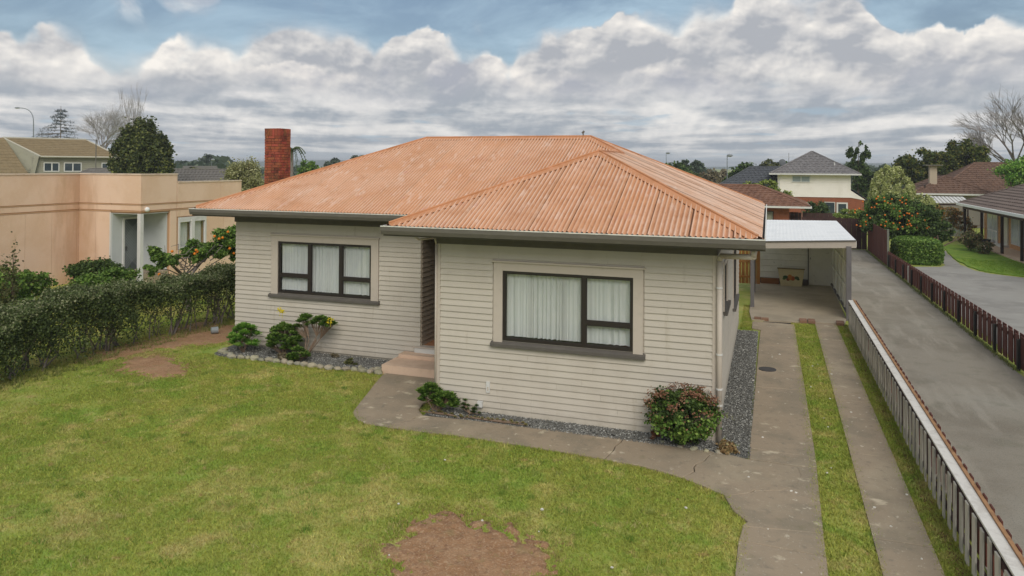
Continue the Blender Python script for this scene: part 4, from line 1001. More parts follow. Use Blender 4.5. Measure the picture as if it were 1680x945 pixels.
# ================================================================ PEACH NEIGHBOUR
PH = (-26, 10.15, 0); ph = empty('peach_house', PH, 'flat roofed peach rendered house with stepped parapet and corner porch', 'house')
peach = M('peach_render', hx('E8C8AC'), [(.5, .42, .62, hx('DFBC9C'), .8), (1.5, .55, .72, hx('CCAA82'), .4, (1, 1, .35)), (9, .5, .7, hx('E8D0B8'), .3)], .8, [(60, .2, .003)], rnd=.015)
peach_band = M('peach_band', hx('CBA57F'), [(1.5, .45, .7, hx('B89068'), .6)], .8)
def add_stain(m):
    # rust brown run-off stain down the inner corner of the building
    t = NT(m.node_tree); b = [n for n in t.n if n.type == 'BSDF_PRINCIPLED'][0]; src = b.inputs['Base Color'].links[0].from_socket
    pos = t.new('ShaderNodeNewGeometry').outputs['Position']; sx = t.new('ShaderNodeSeparateXYZ'); t.l.new(pos, sx.inputs[0])
    d = t.math('ADD', t.math('ABSOLUTE', t.math('ADD', sx.outputs[0], 28.)), t.math('ABSOLUTE', t.math('SUBTRACT', sx.outputs[1], 10.1)))
    nz = t.noise(t.vscale(pos, (1, 1, .25)), 2.2, 5., .6, .3)
    k = t.mr(t.math('ADD', d, t.math('MULTIPLY', t.math('SUBTRACT', nz, .5), 2.4)), 1.5, .1, 0., .42)
    t.put(b.inputs['Base Color'], t.mix(k, src, hx('9C7048')))
add_stain(peach)
def PM(): return MB(PH)
XA, XC, YB1, PE = -28.0, -24.49, 10.15, 16.5
h1, h2 = 4.77, 4.40
TRA, TRB = 3.48, 3.18
def panels(axis, pos, a0, a1, z0, z1, edges):
    """rendered sheets with a thin gap between each"""
    e = [a0] + [x for x in edges if a0 < x < a1] + [a1]
    for p, q in zip(e, e[1:]):
        m = PM()
        if axis == 'x': m.box(pos, pos + .03, p + .006, q - .006, z0, z1)
        else: m.box(p + .006, q - .006, pos - .03, pos, z0, z1)
        m.build('wall_panel', peach, ph)
# cores
m = PM(); m.box(-40, XA, -14, 12.2, 0, h1 - .05); m.box(XA, -26.2, YB1 + .0, 12.2, 0, h1 - .051); m.box(-34, -26.2, 12.2, PE, 0, h2 - .052); m.box(-26.2, XC, 12.16, PE, h2 - .06, h2 - .0505); m.box(-26.13, XC, YB1, 12.16, 3.12, h1 - .052); m.box(-26.13, XC, 11.75, 12.26, 0, 3.12)
m.box(-26.13, XC, 12.262, 14.03, 0, 1.35); m.box(-26.13, XC, 12.262, 14.03, 2.82, h2 - .05); m.box(-26.13, XC, 14.03, PE, 0, h2 - .051); m.box(-26.13, XC, 12.16, 12.262, 3.12, h2 - .053); m.box(-26.13, -24.9, 12.262, 14.03, 1.35, 2.82)
m.box(-26.2, -26.13, YB1 + .0, 11.75, .0, 3.12)
m.build('wall_core', M('peach_joint', hx('BE9672')), ph)
ys_ = [-14 + 1.2 * i for i in range(21)]
panels('x', XA, -14, YB1 - .032, 0, TRB - .02, ys_); panels('x', XA, -14, YB1 - .032, TRB + .06, TRA - .02, [-8, -2, 4]); panels('x', XA, -14, YB1 - .032, TRA + .05, h1, [-8, -2, 4])
panels('y', YB1, XA + .001, -26.15, 0, TRB - .02, [-27.0]); panels('y', YB1, XA + .001, XC + .03, TRB + .06, TRA - .02, []); panels('y', YB1, XA + .001, XC + .03, TRA + .05, h1, [])
panels('x', XC, YB1, 12.15, TRB + .06, TRA - .02, []); panels('x', XC, YB1, 12.15, TRA + .05, h1, [])
panels('x', XC, 11.76, 12.15, 0, TRB - .02, []); panels('x', XC, 12.17, PE, TRB + .06, TRA - .02, [15.0]); panels('x', XC, 12.17, PE, TRA + .05, h2, [15.0])
panels('x', XC, 14.03, PE, 0, TRB - .02, [15.2, 16.4, 17.6, 18.8, 20]); panels('x', XC, 12.17, 14.03, 0, 1.33, []); panels('x', XC, 12.17, 14.03, 2.86, TRB - .02, [])
for z in (TRB, TRA):
    m = PM(); m.box(XA + .0, XA + .045, -14, YB1 - .05, z - .005, z + .025); m.box(XA, XC + .05, YB1 - .048, YB1 - .0, z - .005, z + .025); m.box(XC, XC + .047, YB1, PE, z - .005, z + .025); m.build('string_course', peach_band, ph)
m = PM(); m.box(XA - .2, XA + .06, -14, YB1, h1, h1 + .06); m.box(XA, XC + .06, YB1 - .06, YB1 + .2, h1 + .001, h1 + .061); m.box(XC - .2, XC + .06, YB1 + .2, 12.19, h1, h1 + .06); m.box(XC - .2, XC + .06, 12.191, PE, h2, h2 + .06); m.build('coping', M('coping', hx('D9C3AC'), [(2, .5, .7, hx('B79C80'), .6)], .7), ph)
m = PM(); m.box(XC - .04, XC + .02, 12.16, 12.20, h2 + .06, h1); m.build('coping', M('coping', hx('D9C3AC')), ph)
# porch
inner = M('porch_white', hx('C6C9C6'), [(2, .45, .7, hx('B4B7B3'), .5)], .7)
m = PM(); m.box(-26.12, -26.10, YB1 + .01, 11.74, .2, 3.1); m.box(-26.12, -24.6, 11.71, 11.74, .2, 3.1); m.box(-26.1, -24.5, YB1 + .02, 11.7, 3.08, 3.11); m.build('porch_lining', inner, ph)
m = PM(); m.box(-26.19, -26.12, YB1 - .045, YB1 + .05, .4, 3.12); m.build('jamb', white_paint, ph)
m = PM(); m.box(XC - .16, XC + .02, YB1 - .03, YB1 + .14, .2, 3.11); m.build('porch_post', white_paint, ph)
m = PM(); m.box(-26.1, XC, YB1, 11.72, 0, .5); m.build('porch_floor', concrete, ph)
# the screen door, set across the inner corner, with a lattice grille
m = PM(); m.box(-26.085, -26.05, 10.78, 11.62, .5, 2.78); sdn = m.build('screen_door', M('screen_dark', hx('4C5251')), ph)
m = PM(); m.box(-26.098, -26.04, 10.70, 10.78, .5, 2.86); m.box(-26.098, -26.04, 11.62, 11.70, .5, 2.86); m.box(-26.098, -26.04, 10.78, 11.62, 2.78, 2.86); m.build('door_frame', white_paint, ph)
for i in range(26):
    for sg in (1, -1):
        z0 = -.4 + i * .13; pz0, pz1 = (z0, z0 + .84) if sg > 0 else (z0 + .84, z0)
        if min(pz0, pz1) < .5 or max(pz0, pz1) > 2.79: continue
        m = PM(); m.tube((-26.04 + .004 * sg, 10.78, pz0), (-26.04 + .004 * sg, 11.62, pz1), .008, .008, 4); m.build('lattice_bar', M('lattice', hx('A5AAA7')), sdn)
m = PM(); m.box(-26.04, -26.0, 10.82, 10.87, 1.4, 1.6); m.build('handle', alu, sdn)
m = PM(); m.blob((XC + .09, YB1 + .25, 3.28), .11, 8, 10); lp = m.build('porch_lamp', M('globe', hx('E8E6DF')), ph, True); m = PM(); m.box(XC + .02, XC + .09, YB1 + .2, YB1 + .3, 3.2, 3.3); m.build('bracket', gutter_m, lp)
# casement window
m = PM(); y0, y1, z0, z1 = 12.27, 14.02, 1.36, 2.81; F_ = .09; xw = XC + .05
m.box(XC - .05, xw, y0, y1, z1 - F_, z1); m.box(XC - .05, xw, y0, y1, z0, z0 + F_); m.box(XC - .05, xw, y0, y0 + F_, z0 + F_, z1 - F_); m.box(XC - .05, xw, y1 - F_, y1, z0 + F_, z1 - F_); m.box(XC - .05, xw + .02, (y0 + y1) / 2 - .1, (y0 + y1) / 2 + .1, z0 + F_, z1 - F_); m.box(XC - .05, xw - .004, y0 + F_, y1 - F_, z1 - .22, z1 - F_ )
w = m.build('window', white_paint, ph)
for a, b in ((y0 + F_, (y0 + y1) / 2 - .1), ((y0 + y1) / 2 + .1, y1 - F_)):
    m = PM(); m.box(XC - .02, XC - .015, a, b, z0 + F_, z1 - .22); m.build('pane', glass, w)
    n = 40; V = [(XC - .2 + .02 * sin(i * 1.1), a + (b - a) * i / n, z) for i in range(n + 1) for z in (z0, z1)]; m = PM(); m.add(V, [(2 * i, 2 * i + 2, 2 * i + 3, 2 * i + 1) for i in range(n)]); m.build('curtain', curt, w, True)

# ================================================================ ROOFED HOUSES BEHIND
def tilemat(name, c, c2, c3):
    return M(name, hx(c), [(2.2, .42, .62, hx(c2), .7), (11, .52, .68, hx(c3), .6), (1.1, .55, .7, hx(c3), .35)], .85, [(26, .5, .02)], rnd=.03)
def slope(mb, e0, e1, t0, t1, course=.34, lift=.055, tile=.42):
    """courses of tiles from eave e0-e1 up to t0-t1, each lapping the one below"""
    e0, e1, t0, t1 = map(Vector, (e0, e1, t0, t1)); nrm = (e1 - e0).cross((t0 + t1) / 2 - e0).normalized()
    if nrm.z < 0: nrm = -nrm
    n = max(1, int(((t0 + t1) / 2 - (e0 + e1) / 2).length / course))
    for i in range(n):
        a, b = i / n, (i + 1) / n
        p0, p1, q1, q0 = e0.lerp(t0, a), e1.lerp(t1, a), e1.lerp(t1, b), e0.lerp(t0, b)
        k = max(1, int((p1 - p0).length / tile)); V = []; F = []
        for j in range(3 * k + 1):
            s = j / (3 * k); hm = (0, .5, 1)[j % 3] * lift * .75; P, Q = p0.lerp(p1, s), q0.lerp(q1, s)
            V += [P, P + nrm * (lift + hm), Q + nrm * (lift * .2 + hm * .9)]
        for j in range(3 * k): c = 3 * j; F += [(c, c + 3, c + 4, c + 1), (c + 1, c + 4, c + 5, c + 2)]
        mb.add(V, F)
def hip(root, o, x0, x1, y0, y1, ze, zr, mat, ridge='x', ends=(1, 1), name='roof', capmat=None, course=.34):
    m = MB(o); A, B, C, D = (x0, y0, ze), (x1, y0, ze), (x1, y1, ze), (x0, y1, ze)
    if ridge == 'x': h = (y1 - y0) / 2; P, Q = (x0 + h * ends[0], y0 + h, zr), (x1 - h * ends[1], y0 + h, zr); quads = [(A, B, P, Q), (D, C, P, Q), (A, D, P, P), (B, C, Q, Q)]
    else: h = (x1 - x0) / 2; P, Q = (x0 + h, y0 + h * ends[0], zr), (x0 + h, y1 - h * ends[1], zr); quads = [(A, D, P, Q), (B, C, P, Q), (A, B, P, P), (D, C, Q, Q)]
    for q in quads: slope(m, *q, course=course)
    r = m.build(name, mat, root)
    for a, b in ((A, P), (D, P if ridge == 'x' else Q), (B, Q if ridge == 'x' else P), (C, Q), (P, Q)):
        if (Vector(a) - Vector(b)).length > .1: m = MB(o); m.tube(Vector(a) + Vector((0, 0, .05)), Vector(b) + Vector((0, 0, .06)), .085, .085, 6); m.build('ridge_tile', capmat or mat, r)
    return r
def gutters(root, o, x0, x1, y0, y1, z, mat, w=.12, h=.14):
    for b in ((x0 - w, x1 + w, y0 - w, y0, z - h, z), (x0 - w, x1 + w, y1, y1 + w, z - h, z), (x0 - w, x0, y0, y1, z - h, z), (x1, x1 + w, y0, y1, z - h, z)): m = MB(o); m.box(*b); m.build('gutter', mat, root)
    m = MB(o); m.box(x0, x1, y0, y1, z - h + .002, z - h + .03); m.build('soffit', mat, root)
def simple_window(root, o, x0, x1, z0, z1, y, mat=None, mullions=(), f=.06, dark=None):
    mat = mat or white_paint
    m = MB(o); m.box(x0, x1, y - .05, y, z1 - f, z1); m.box(x0, x1, y - .05, y, z0, z0 + f); m.box(x0, x0 + f, y - .05, y, z0 + f, z1 - f); m.box(x1 - f, x1, y - .05, y, z0 + f, z1 - f)
    for q in mullions: m.box(q - f * .6, q + f * .6, y - .052, y, z0 + f, z1 - f)
    w = m.build('window', mat, root); xs = [x0 + f] + list(mullions) + [x1 - f]
    for a, b in zip(xs, xs[1:]): m = MB(o); m.box(a, b, y - .03, y - .004, z0 + f, z1 - f); m.build('pane', dark or M('dark_glass', hx('3C464C'), [], .08, spec=.9), w)
    return w
def vwindow(root, o, y0, y1, z0, z1, x, mat, mull=(), dark=None, rails=(), f=.06):
    """window in a wall facing -x"""
    m = MB(o); m.box(x - .05, x, y0, y1, z1 - f, z1); m.box(x - .05, x, y0, y1, z0, z0 + f); m.box(x - .05, x, y0, y0 + f, z0 + f, z1 - f); m.box(x - .05, x, y1 - f, y1, z0 + f, z1 - f)
    for q in mull: m.box(x - .052, x, q - f * .6, q + f * .6, z0 + f, z1 - f)
    for q in rails: m.box(x - .054, x, y0 + f, y1 - f, q - .05, q + .05)
    w = m.build('window', mat, root); ys2 = [y0 + f] + list(mull) + [y1 - f]
    for a, b in zip(ys2, ys2[1:]): m = MB(o); m.box(x - .03, x - .004, a, b, z0 + f, z1 - f); m.build('pane', dark, w)
    return w

tile_grey = tilemat('tile_grey', '7C7876', '686463', '9C9794'); tile_dark = tilemat('tile_dark', '55575A', '46484B', '6C6E70'); tile_red = tilemat('tile_red', '84604C', '684A3C', '9C7A66')
tile_brown = tilemat('tile_brown', '725848', '5C463A', '8C7262'); tile_old = tilemat('tile_old', '78695F', '685850', '8A7B70'); tile_tan = tilemat('tile_tan', '8A7858', '7C6B4D', '978563')
brick_red = M('house_brick', hx('93583F'), [(7, .45, .65, hx('7F4935'), .7), (25, .5, .7, hx('A86E52'), .5)], .85)
# cream two storey house
B1 = (5, 66, 0); h = empty('two_storey_house', B1, 'two storey cream and brick house with grey tiled hip roof', 'house')
crw = M('cream_boards', hx('F0E9DF'), [(.8, .45, .7, hx('E0D8CA'), .6)], .7)
m = MB(B1); m.box(1.85, 8.35, 62, 68.6, 2.42, 4.65); m.build('wall', crw, h)
for i in range(14):
    m = MB(B1); z = 2.42 + i * .16; m.loft([(1.84, 61.96, z), (1.84, 62, z), (1.84, 62, z + .158), (1.84, 61.985, z + .158)], [(8.36, 61.96, z), (8.36, 62, z), (8.36, 62, z + .158), (8.36, 61.985, z + .158)]); m.build('weatherboard', crw, h)
m = MB(B1); m.add([(8.36, 61.98, 2.42), (9.6, 61.98, 2.2), (9.6, 61.98, 2.25), (8.36, 61.98, 3.1), (8.36, 62.1, 2.42), (9.6, 62.1, 2.2), (9.6, 62.1, 2.25), (8.36, 62.1, 3.1)], [(0, 1, 2, 3), (4, 7, 6, 5), (3, 2, 6, 7), (0, 4, 5, 1)]); m.build('gable_infill', crw, h)
m = MB(B1); m.box(1.87, 9.5, 62.03, 68.6, 0, 2.42); m.build('brick_wall', brick_red, h)
m = MB(B1); slope(m, (9.9, 62, 2.15), (9.9, 69, 2.15), (8.36, 62, 3.25), (8.36, 69, 3.25)); m.build('side_roof', tile_dark, h)
hip(h, B1, 1.15, 9.1, 61.4, 69.2, 4.66, 6.80, tile_grey, 'x'); gutters(h, B1, 1.15, 9.1, 61.4, 69.2, 4.69, white_paint)
simple_window(h, B1, 3.15, 4.78, 3.84, 4.46, 61.95, None, (3.96,), dark=M('pale_glass', hx('8E989C'), [], .1, spec=.8)); simple_window(h, B1, 6.05, 7.0, .6, 1.98, 62.0, None, ()); simple_window(h, B1, 7.12, 8.1, .1, 1.95, 62.0, None, (), f=.14)
m = MB(B1); m.tube((2.0, 61.9, 2.4), (2.0, 61.9, 4.6), .05); m.build('downpipe', white_paint, h)
hip(h, B1, -4.3, 3.0, 63.2, 70.2, 3.1, 5.25, tile_dark, 'x', (1, .2), 'wing_roof'); m = MB(B1); m.box(-3.9, 1.86, 63.7, 69.8, 0, 3.1); m.build('wing_wall', crw, h)
m = MB(B1); p = Vector((2.9, 64, 5.2)); m.tube(p, p + Vector((0, 0, 1.5)), .02, .02, 5); m.tube(p + Vector((-.9, 0, 1.1)), p + Vector((.5, 0, 1.1)), .012, .012, 4)
for i in range(6): m.tube(p + Vector((-.9 + i * .25, -.2, 1.1)), p + Vector((-.9 + i * .25, .2, 1.1)), .008, .008, 4)
m.build('aerial', gutter_m, h); m = MB(B1); m.blob((2.3, 64, 5.75), (.35, .08, .35), 6, 10); m.build('dish', M('dish', hx('6D7072')), h)
m = MB(B1); m.tube((7.0, 62.9, 5.2), (7.0, 62.9, 5.75), .06); m.build('vent_pipe', white_paint, h)
# red tiled bungalow
B2 = (0, 47, 0); h = empty('brick_bungalow', B2, 'red brick bungalow with reddish tiled hip roof and white gutter behind the carport', 'house')
hip(h, B2, -8, 3.85, 43.4, 50.6, 2.38, 3.78, tile_red, 'x'); gutters(h, B2, -8, 3.85, 43.4, 50.6, 2.4, white_paint)
m = MB(B2); m.box(-7.4, 2.45, 44.2, 50.2, 0, 2.25); m.build('wall', brick_red, h)
simple_window(h, B2, -1.6, 1.35, .7, 1.98, 44.19, M('frame_dark', hx('4A3028')), (-.4, .35), dark=M('lit_glass', hx('7C7A70'), [(2, .4, .6, hx('A8A498'), .8)], .1, spec=.8))
m = MB(B2); m.tube((3.3, 43.6, 0), (3.3, 43.6, 2.3), .04); m.build('downpipe', M('pipe_red', hx('9A7468')), h)
# long grey tiled roof over the peach parapet
B3 = (-52, 42, 0); h = empty('grey_tiled_house', B3, 'long low house with weathered grey tiled roof beyond the peach parapet', 'house')
hip(h, B3, -66, -43.0, 38, 47, 2.5, 4.68, tilemat('tile_ash', '76716A', '67625C', '8A857C'), 'x', (.3, .5)); m = MB(B3); m.box(-65, -44, 38.6, 46.4, 0, 2.5); m.build('wall', crw, h)
# mansard house
a, b = at(52, 283, 44), at(205, 283, 52)
B4 = (a.x, a.y, 0); ang = atan2(b.y - a.y, b.x - a.x); L = math.hypot(b.x - a.x, b.y - a.y)
h = empty('upper_storey_house', B4, 'house with tan mansard roof, dormer wall and three pairs of white framed windows', 'house', None, ang)
k = L / 153.
def lx(px): return (px - 52) * k
siding = M('grey_green_siding', hx('9A9684'), [(1, .45, .7, hx('8B8776'), .6)], .8)
ze, zr_ = 5.95, 8.0
for i in range(16):
    m = MB(); z = 2.6 + i * .21; m.loft([(lx(40) if z < 4.6 else lx(52), -.03, z), (lx(52), 0.1, z), (lx(52), .1, z + .2), (lx(52), -.005, z + .2)], [(lx(200), -.03, z), (lx(200), .1, z), (lx(200), .1, z + .2), (lx(200), -.005, z + .2)]); m.build('weatherboard', siding, h)
m = MB(); m.box(lx(52), lx(200), .05, 6, 0, ze); m.build('wall', siding, h)
m = MB(); slope(m, (lx(64), -.5, ze), (lx(195), -.5, ze), (lx(14), 3.4, zr_), (lx(148), 3.4, zr_), .5, .03); r_ = m.build('roof', tile_tan, h)
m = MB(); m.add([(lx(14), 3.4, zr_), (lx(64), -.5, ze), (lx(49), -.6, 4.0), (lx(-4), 3.3, zr_ - .3)], [(0, 1, 2, 3)]) if False else None
m = MB(); slope(m, (lx(148), 3.4, zr_), (lx(195), -.5, ze), (lx(178), 6.5, zr_ - .7), (lx(205), 1.4, 3.6), .5, .03); m.build('end_roof', tile_tan, h)
m = MB(); slope(m, (lx(-60), -2.6, 3.3), (lx(50), -2.2, 3.3), (lx(-80), 3.2, zr_ + .02), (lx(16), 3.2, zr_ + .02), .5, .03); m.build('mansard_slope', tile_tan, h)
m = MB(); m.add([(lx(16), 3.0, zr_ - .1), (lx(62), -.4, ze), (lx(52), -.45, 3.0), (lx(48), -.45, 3.0)], [(0, 1, 2, 3)]); m.build('cheek', siding, h)
for p_, q_ in (((lx(14), 3.4, zr_ + .05), (lx(148), 3.4, zr_ + .05)), ((lx(14), 3.4, zr_ + .05), (lx(64), -.52, ze + .05)), ((lx(148), 3.4, zr_ + .05), (lx(195), -.52, ze + .05)), ((lx(64), -.55, ze), (lx(195), -.55, ze))):
    m = MB(); m.tube(p_, q_, .09, .09, 6); m.build('barge', M('barge', hx('BDB8A8')), h)
for x0_, x1_, mm_ in ((70, 95, 83), (102, 131, 116.5), (164, 187, 175)): simple_window(h, (0, 0, 0), lx(x0_), lx(x1_), 4.3, 5.33, -.035, white_paint, (lx(mm_),), .1)
for px_, hh in ((138, 8.1), (172, 7.8)):
    m = MB(); m.tube((lx(px_), -5, 3.0), (lx(px_), -5, hh - .3), .05, .05, 6); m.tube((lx(px_ - 16), -5, hh - .3), (lx(px_ + 3), -5, hh - .35), .03, .03, 4)
    for i in range(8): m.tube((lx(px_ - 15 + i * 2), -5.3, hh - .3), (lx(px_ - 15 + i * 2), -4.7, hh - .3), .015, .015, 4)
    m.build('aerial', gutter_m, h)
# brick house with the veranda on the right
B5 = (16, 40, 0); h = empty('veranda_house', B5, 'brick house with brown tiled roof, dark veranda posts and large white framed windows', 'house')
buff = M('buff_brick', hx('CC9C6C'), [(7, .45, .65, hx('B07C50'), .8), (20, .5, .7, hx('C49468'), .5)], .85); darkpost = M('veranda_post', hx('35261F'))
m = MB(B5); m.box(15.8, 24, 30.5, 47.4, 0, 2.55); m.build('wall', buff, h)
hip(h, B5, 14.0, 25.5, 20, 46.6, 2.72, 5.3, tile_old, 'y', course=.36); gutters(h, B5, 14.0, 25.5, 20, 46.6, 2.78, M('bright_white', hx('F2F1EC')), .14, .17)
m = MB(B5); m.box(14.25, 14.4, 20, 46.4, 2.38, 2.60); m.build('beam', M('beam_brown', hx('5B4842')), h)
for y in (26.4, 30.0, 33.6, 37.3, 41.8, 46.2): m = MB(B5); m.box(14.26, 14.4, y, y + .15, .1, 2.38); m.build('post', darkpost, h)
m = MB(B5); m.box(14.2, 15.8, 24, 47.6, 0, .12); m.build('veranda_floor', concrete_pale, h)
pale_curt = M('net_glass', hx('D5DAD9'), [(2.5, .42, .62, hx('A5AEAF'), .7, (1, 3, .4))], .1, spec=.8)
vwindow(h, B5, 43.9, 46.4, .15, 2.2, 15.78, white_paint, (45.1,), pale_curt, (.95,)); vwindow(h, B5, 37.6, 40.9, .42, 2.2, 15.78, white_paint, (39.4,), pale_curt); vwindow(h, B5, 32.0, 35.6, .42, 2.2, 15.78, white_paint, (33.4,), pale_curt)
m = MB(B5); m.box(15.72, 15.79, 41.6, 42.9, .14, 2.2); m.build('front_door', cream_paint, h); m = MB(B5); m.box(15.3, 15.8, 41.5, 43.0, .12, .26); m.build('doorstep', white_paint, h)
m = MB((15.2, 44.7, .12)); m.tube((15.2, 44.7, .12), (15.2, 44.7, .36), .3, .36, 12); o = m.build('plant_tub', M('tub', hx('3A3B3A')), loc=(15.2, 44.7, .12)); tag(o, 'dark round plant tub on the veranda beside the sliding door', 'plant tub')
# further tiled house with chimney
B6 = (18, 63, 0); h = empty('tiled_bungalow', B6, 'brown tiled bungalow with pale chimney and white gutters behind the pergola', 'house')
hip(h, B6, 13.3, 19.6, 60, 67.2, 3.0, 4.5, tile_brown, 'y', (1, .3), course=.36); gutters(h, B6, 13.3, 19.6, 60, 67.2, 3.02, white_paint)
hip(h, B6, 15.4, 34, 62, 71.5, 3.0, 5.75, tile_brown, 'x', (.9, .5), 'main_roof', course=.36); m = MB(B6); m.box(13.9, 19, 60.6, 67, 0, 2.9); m.box(19, 33, 62.6, 71, 0, 2.9); m.build('wall', M('render_grey', hx('8E867C')), h)
m = MB(B6); m.box(14.9, 15.5, 61.6, 62.2, 3, 5.5); c = m.build('chimney', M('chimney_pale', hx('B5A58F')), h); m = MB(B6); m.box(14.5, 15.9, 61.2, 62.6, 5.5, 5.58); m.build('cowl', gutter_m, c)
m = MB(B6); m.tube((14.4, 60.9, 3.1), (14.4, 60.9, 3.75), .05); m.build('flue', alu, h)
# pergola with white slatted cover
B7 = (14.6, 54, 0); h = empty('pergola', B7, 'pergola with white ribbed clear roofing beside the brown tiled bungalow', 'pergola')
for i in range(11): m = MB(B7); x = 13.2 + i * .28; m.loft([(x, 53, 2.42 + .01 * i), (x + .22, 53, 2.42 + .01 * i), (x + .22, 53, 2.45 + .01 * i), (x, 53, 2.45 + .01 * i)], [(x + .2, 56.5, 2.85), (x + .42, 56.5, 2.85), (x + .42, 56.5, 2.88), (x + .2, 56.5, 2.88)]); m.build('roof_strip', white_paint, h)
for x, y in ((13.3, 53.1), (16.0, 53.1), (13.5, 56.3), (16.4, 56.3)): m = MB(B7); m.box(x, x + .1, y, y + .1, 0, 2.45); m.build('post', darkpost, h)
m = MB(B7); m.box(13.2, 16.2, 53.05, 53.15, 2.28, 2.4); m.build('beam', darkpost, h)
B8 = (14, 50, 0); h = empty('garden_fence', B8, 'weathered grey green board fence below the pergola', 'fence')
me8 = shared_box('board', M('fence_grey_green', hx('70756A'), [(3, .45, .7, hx('5C6157'), .6)], .9, rnd=.1), .28, .02, 1.5); x = 11.5
while x < 15.8: link('board', me8, h, Vector((x, 50.6, 0)) - Vector(B8)); x += .29
# small far roofs right of the main hip
for i, (px, py, w, dpt, hh, c, lab) in enumerate([(1150, 292, 26, 120, 2.6, 'A9A59C', 'tiny grey gabled house far off above the orange roof slope'), (1140, 284, 22, 150, 2.4, '8F9AA0', 'distant pale blue grey roof among the trees right of the ridge'), (303, 272, 20, 90, 3., '8C867E', 'small distant grey roof between the round tree and the olive shrub')]):
    q = at(px, py, dpt - 14); s = w / 1206 * dpt; o = (q.x, q.y, 0); h = empty('distant_house', o, lab, 'house')
    m = MB(o); m.box(q.x - s / 2, q.x + s / 2, q.y, q.y + 7, 0, hh); m.build('wall', M('dw' + c, hx(c)), h)
    z = max(q.z, hh + .8); m = MB(o); m.add([(q.x - s * .6, q.y - .3, hh - .1), (q.x + s * .6, q.y - .3, hh - .1), (q.x, q.y - .3, z), (q.x - s * .6, q.y + 7, hh - .1), (q.x + s * .6, q.y + 7, hh - .1), (q.x, q.y + 7, z)], [(0, 1, 2), (0, 2, 5, 3), (1, 4, 5, 2), (3, 5, 4)]); m.build('roof', M('dr' + c, hx(c, .7)), h)

# ================================================================ LAMPS
def lamp(px, yb, pxt, yt, arm_px, arm_py, Y, lab, r=.09):
    b = at(px, yb, Y); t = at(pxt, yt, Y); o = (b.x, b.y, 0); e = at(arm_px, arm_py, Y); L = empty('street_lamp', o, lab, 'street lamp')
    m = MB(o); m.tube((b.x, b.y, 0), t, r, r * .7, 8); P = [t]; n = 8
    ctr = Vector((t.x, t.y, e.z)) if abs(e.x - t.x) > .4 else t
    for i in range(1, n + 1): s = i / n; P.append((t * (1 - s) + ctr * s) * (1 - s) + (ctr * (1 - s) + e * s) * s)
    if (e - t).length > .05: m.path(P, r * .6, 6)
    m.build('pole', M('lamp_pole', hx('7B8082'), [], .5), L); m = MB(o); d = (e - P[-2]).normalized() if (e - t).length > .05 else Vector((1, 0, 0))
    m.blob(e + d * .3, (.5, .22, .12) if (e - t).length > .05 else (.35, .3, .18), 6, 8); m.build('lamp_head', M('lamp_head', hx('8A8E90'), [], .4), L)
lamp(56, 224, 55, 200, 31, 177, 60, 'tall curved street lamp rising behind the tan mansard roof')
lamp(1193, 290, 1193, 255, 1193, 255, 75, 'slim straight street lamp right of the orange roof', .06)
lamp(1093, 280, 1093, 251, 1093, 251, 110, 'thin distant pole standing in the trees above the right roof slope', .05)
lamp(347, 285, 347, 262, 347, 262, 85, 'short distant street lamp left of the pale olive shrub', .06)

# ================================================================ TREES AND PLANTS
def tree(name, lab, loc, crowns, n, leaf, mat, trunk=(.25, 2.), ncl=40, fill=.3, cl=.2, barkm=None, cat='tree', limbs=7, group=None, up=.5, width=.42, stems=1, spread=.2, seed=1, v=None):
    rr = random.Random(seed); root = empty(name, loc, lab, cat, group); r0, th = trunk; L = Vector(loc)
    m = MB(loc)
    for s in range(stems):
        off = Vector((rr.uniform(-spread, spread), rr.uniform(-spread, spread), 0)) * (stems > 1); top = L + off * 2 + Vector((0, 0, th))
        m.tube(L + off, top, r0, r0 * .65, 7)
        for (c, r) in crowns:
            for i in range(max(1, limbs // len(crowns))):
                d = Vector((rr.uniform(-1, 1), rr.uniform(-1, 1), rr.uniform(-.4, 1))); e = L + Vector(c) + Vector((d.x * r[0], d.y * r[1], d.z * r[2])) * .75
                mid = (top + e) / 2 + Vector((rr.uniform(-.1, .1), rr.uniform(-.1, .1), rr.uniform(0, .2))) * min(1, r[0]); m.tube(top, mid, r0 * .5, r0 * .32, 5); m.tube(mid, e, r0 * .32, r0 * .1, 5)
    m.build('trunk', barkm or bark, root)
    tot = sum(r[0] * r[1] * r[2] for c, r in crowns); Ps = []; Os = []
    for c, r in crowns:
        k = max(30, int(n * (r[0] * r[1] * r[2]) / tot)); P, O, _ = blob_points(k, c, r, max(6, int(ncl * (r[0] * r[1] * r[2] / tot) ** .67)), fill, cl); Ps.append(P); Os.append(O)
    P = np.concatenate(Ps); O = np.concatenate(Os); P[:, 2] = np.maximum(P[:, 2], .03 - loc[2]); link('crown', leaf_mesh('crown', P, leaf, mat, up, O, .6, width, v), root)
    return root
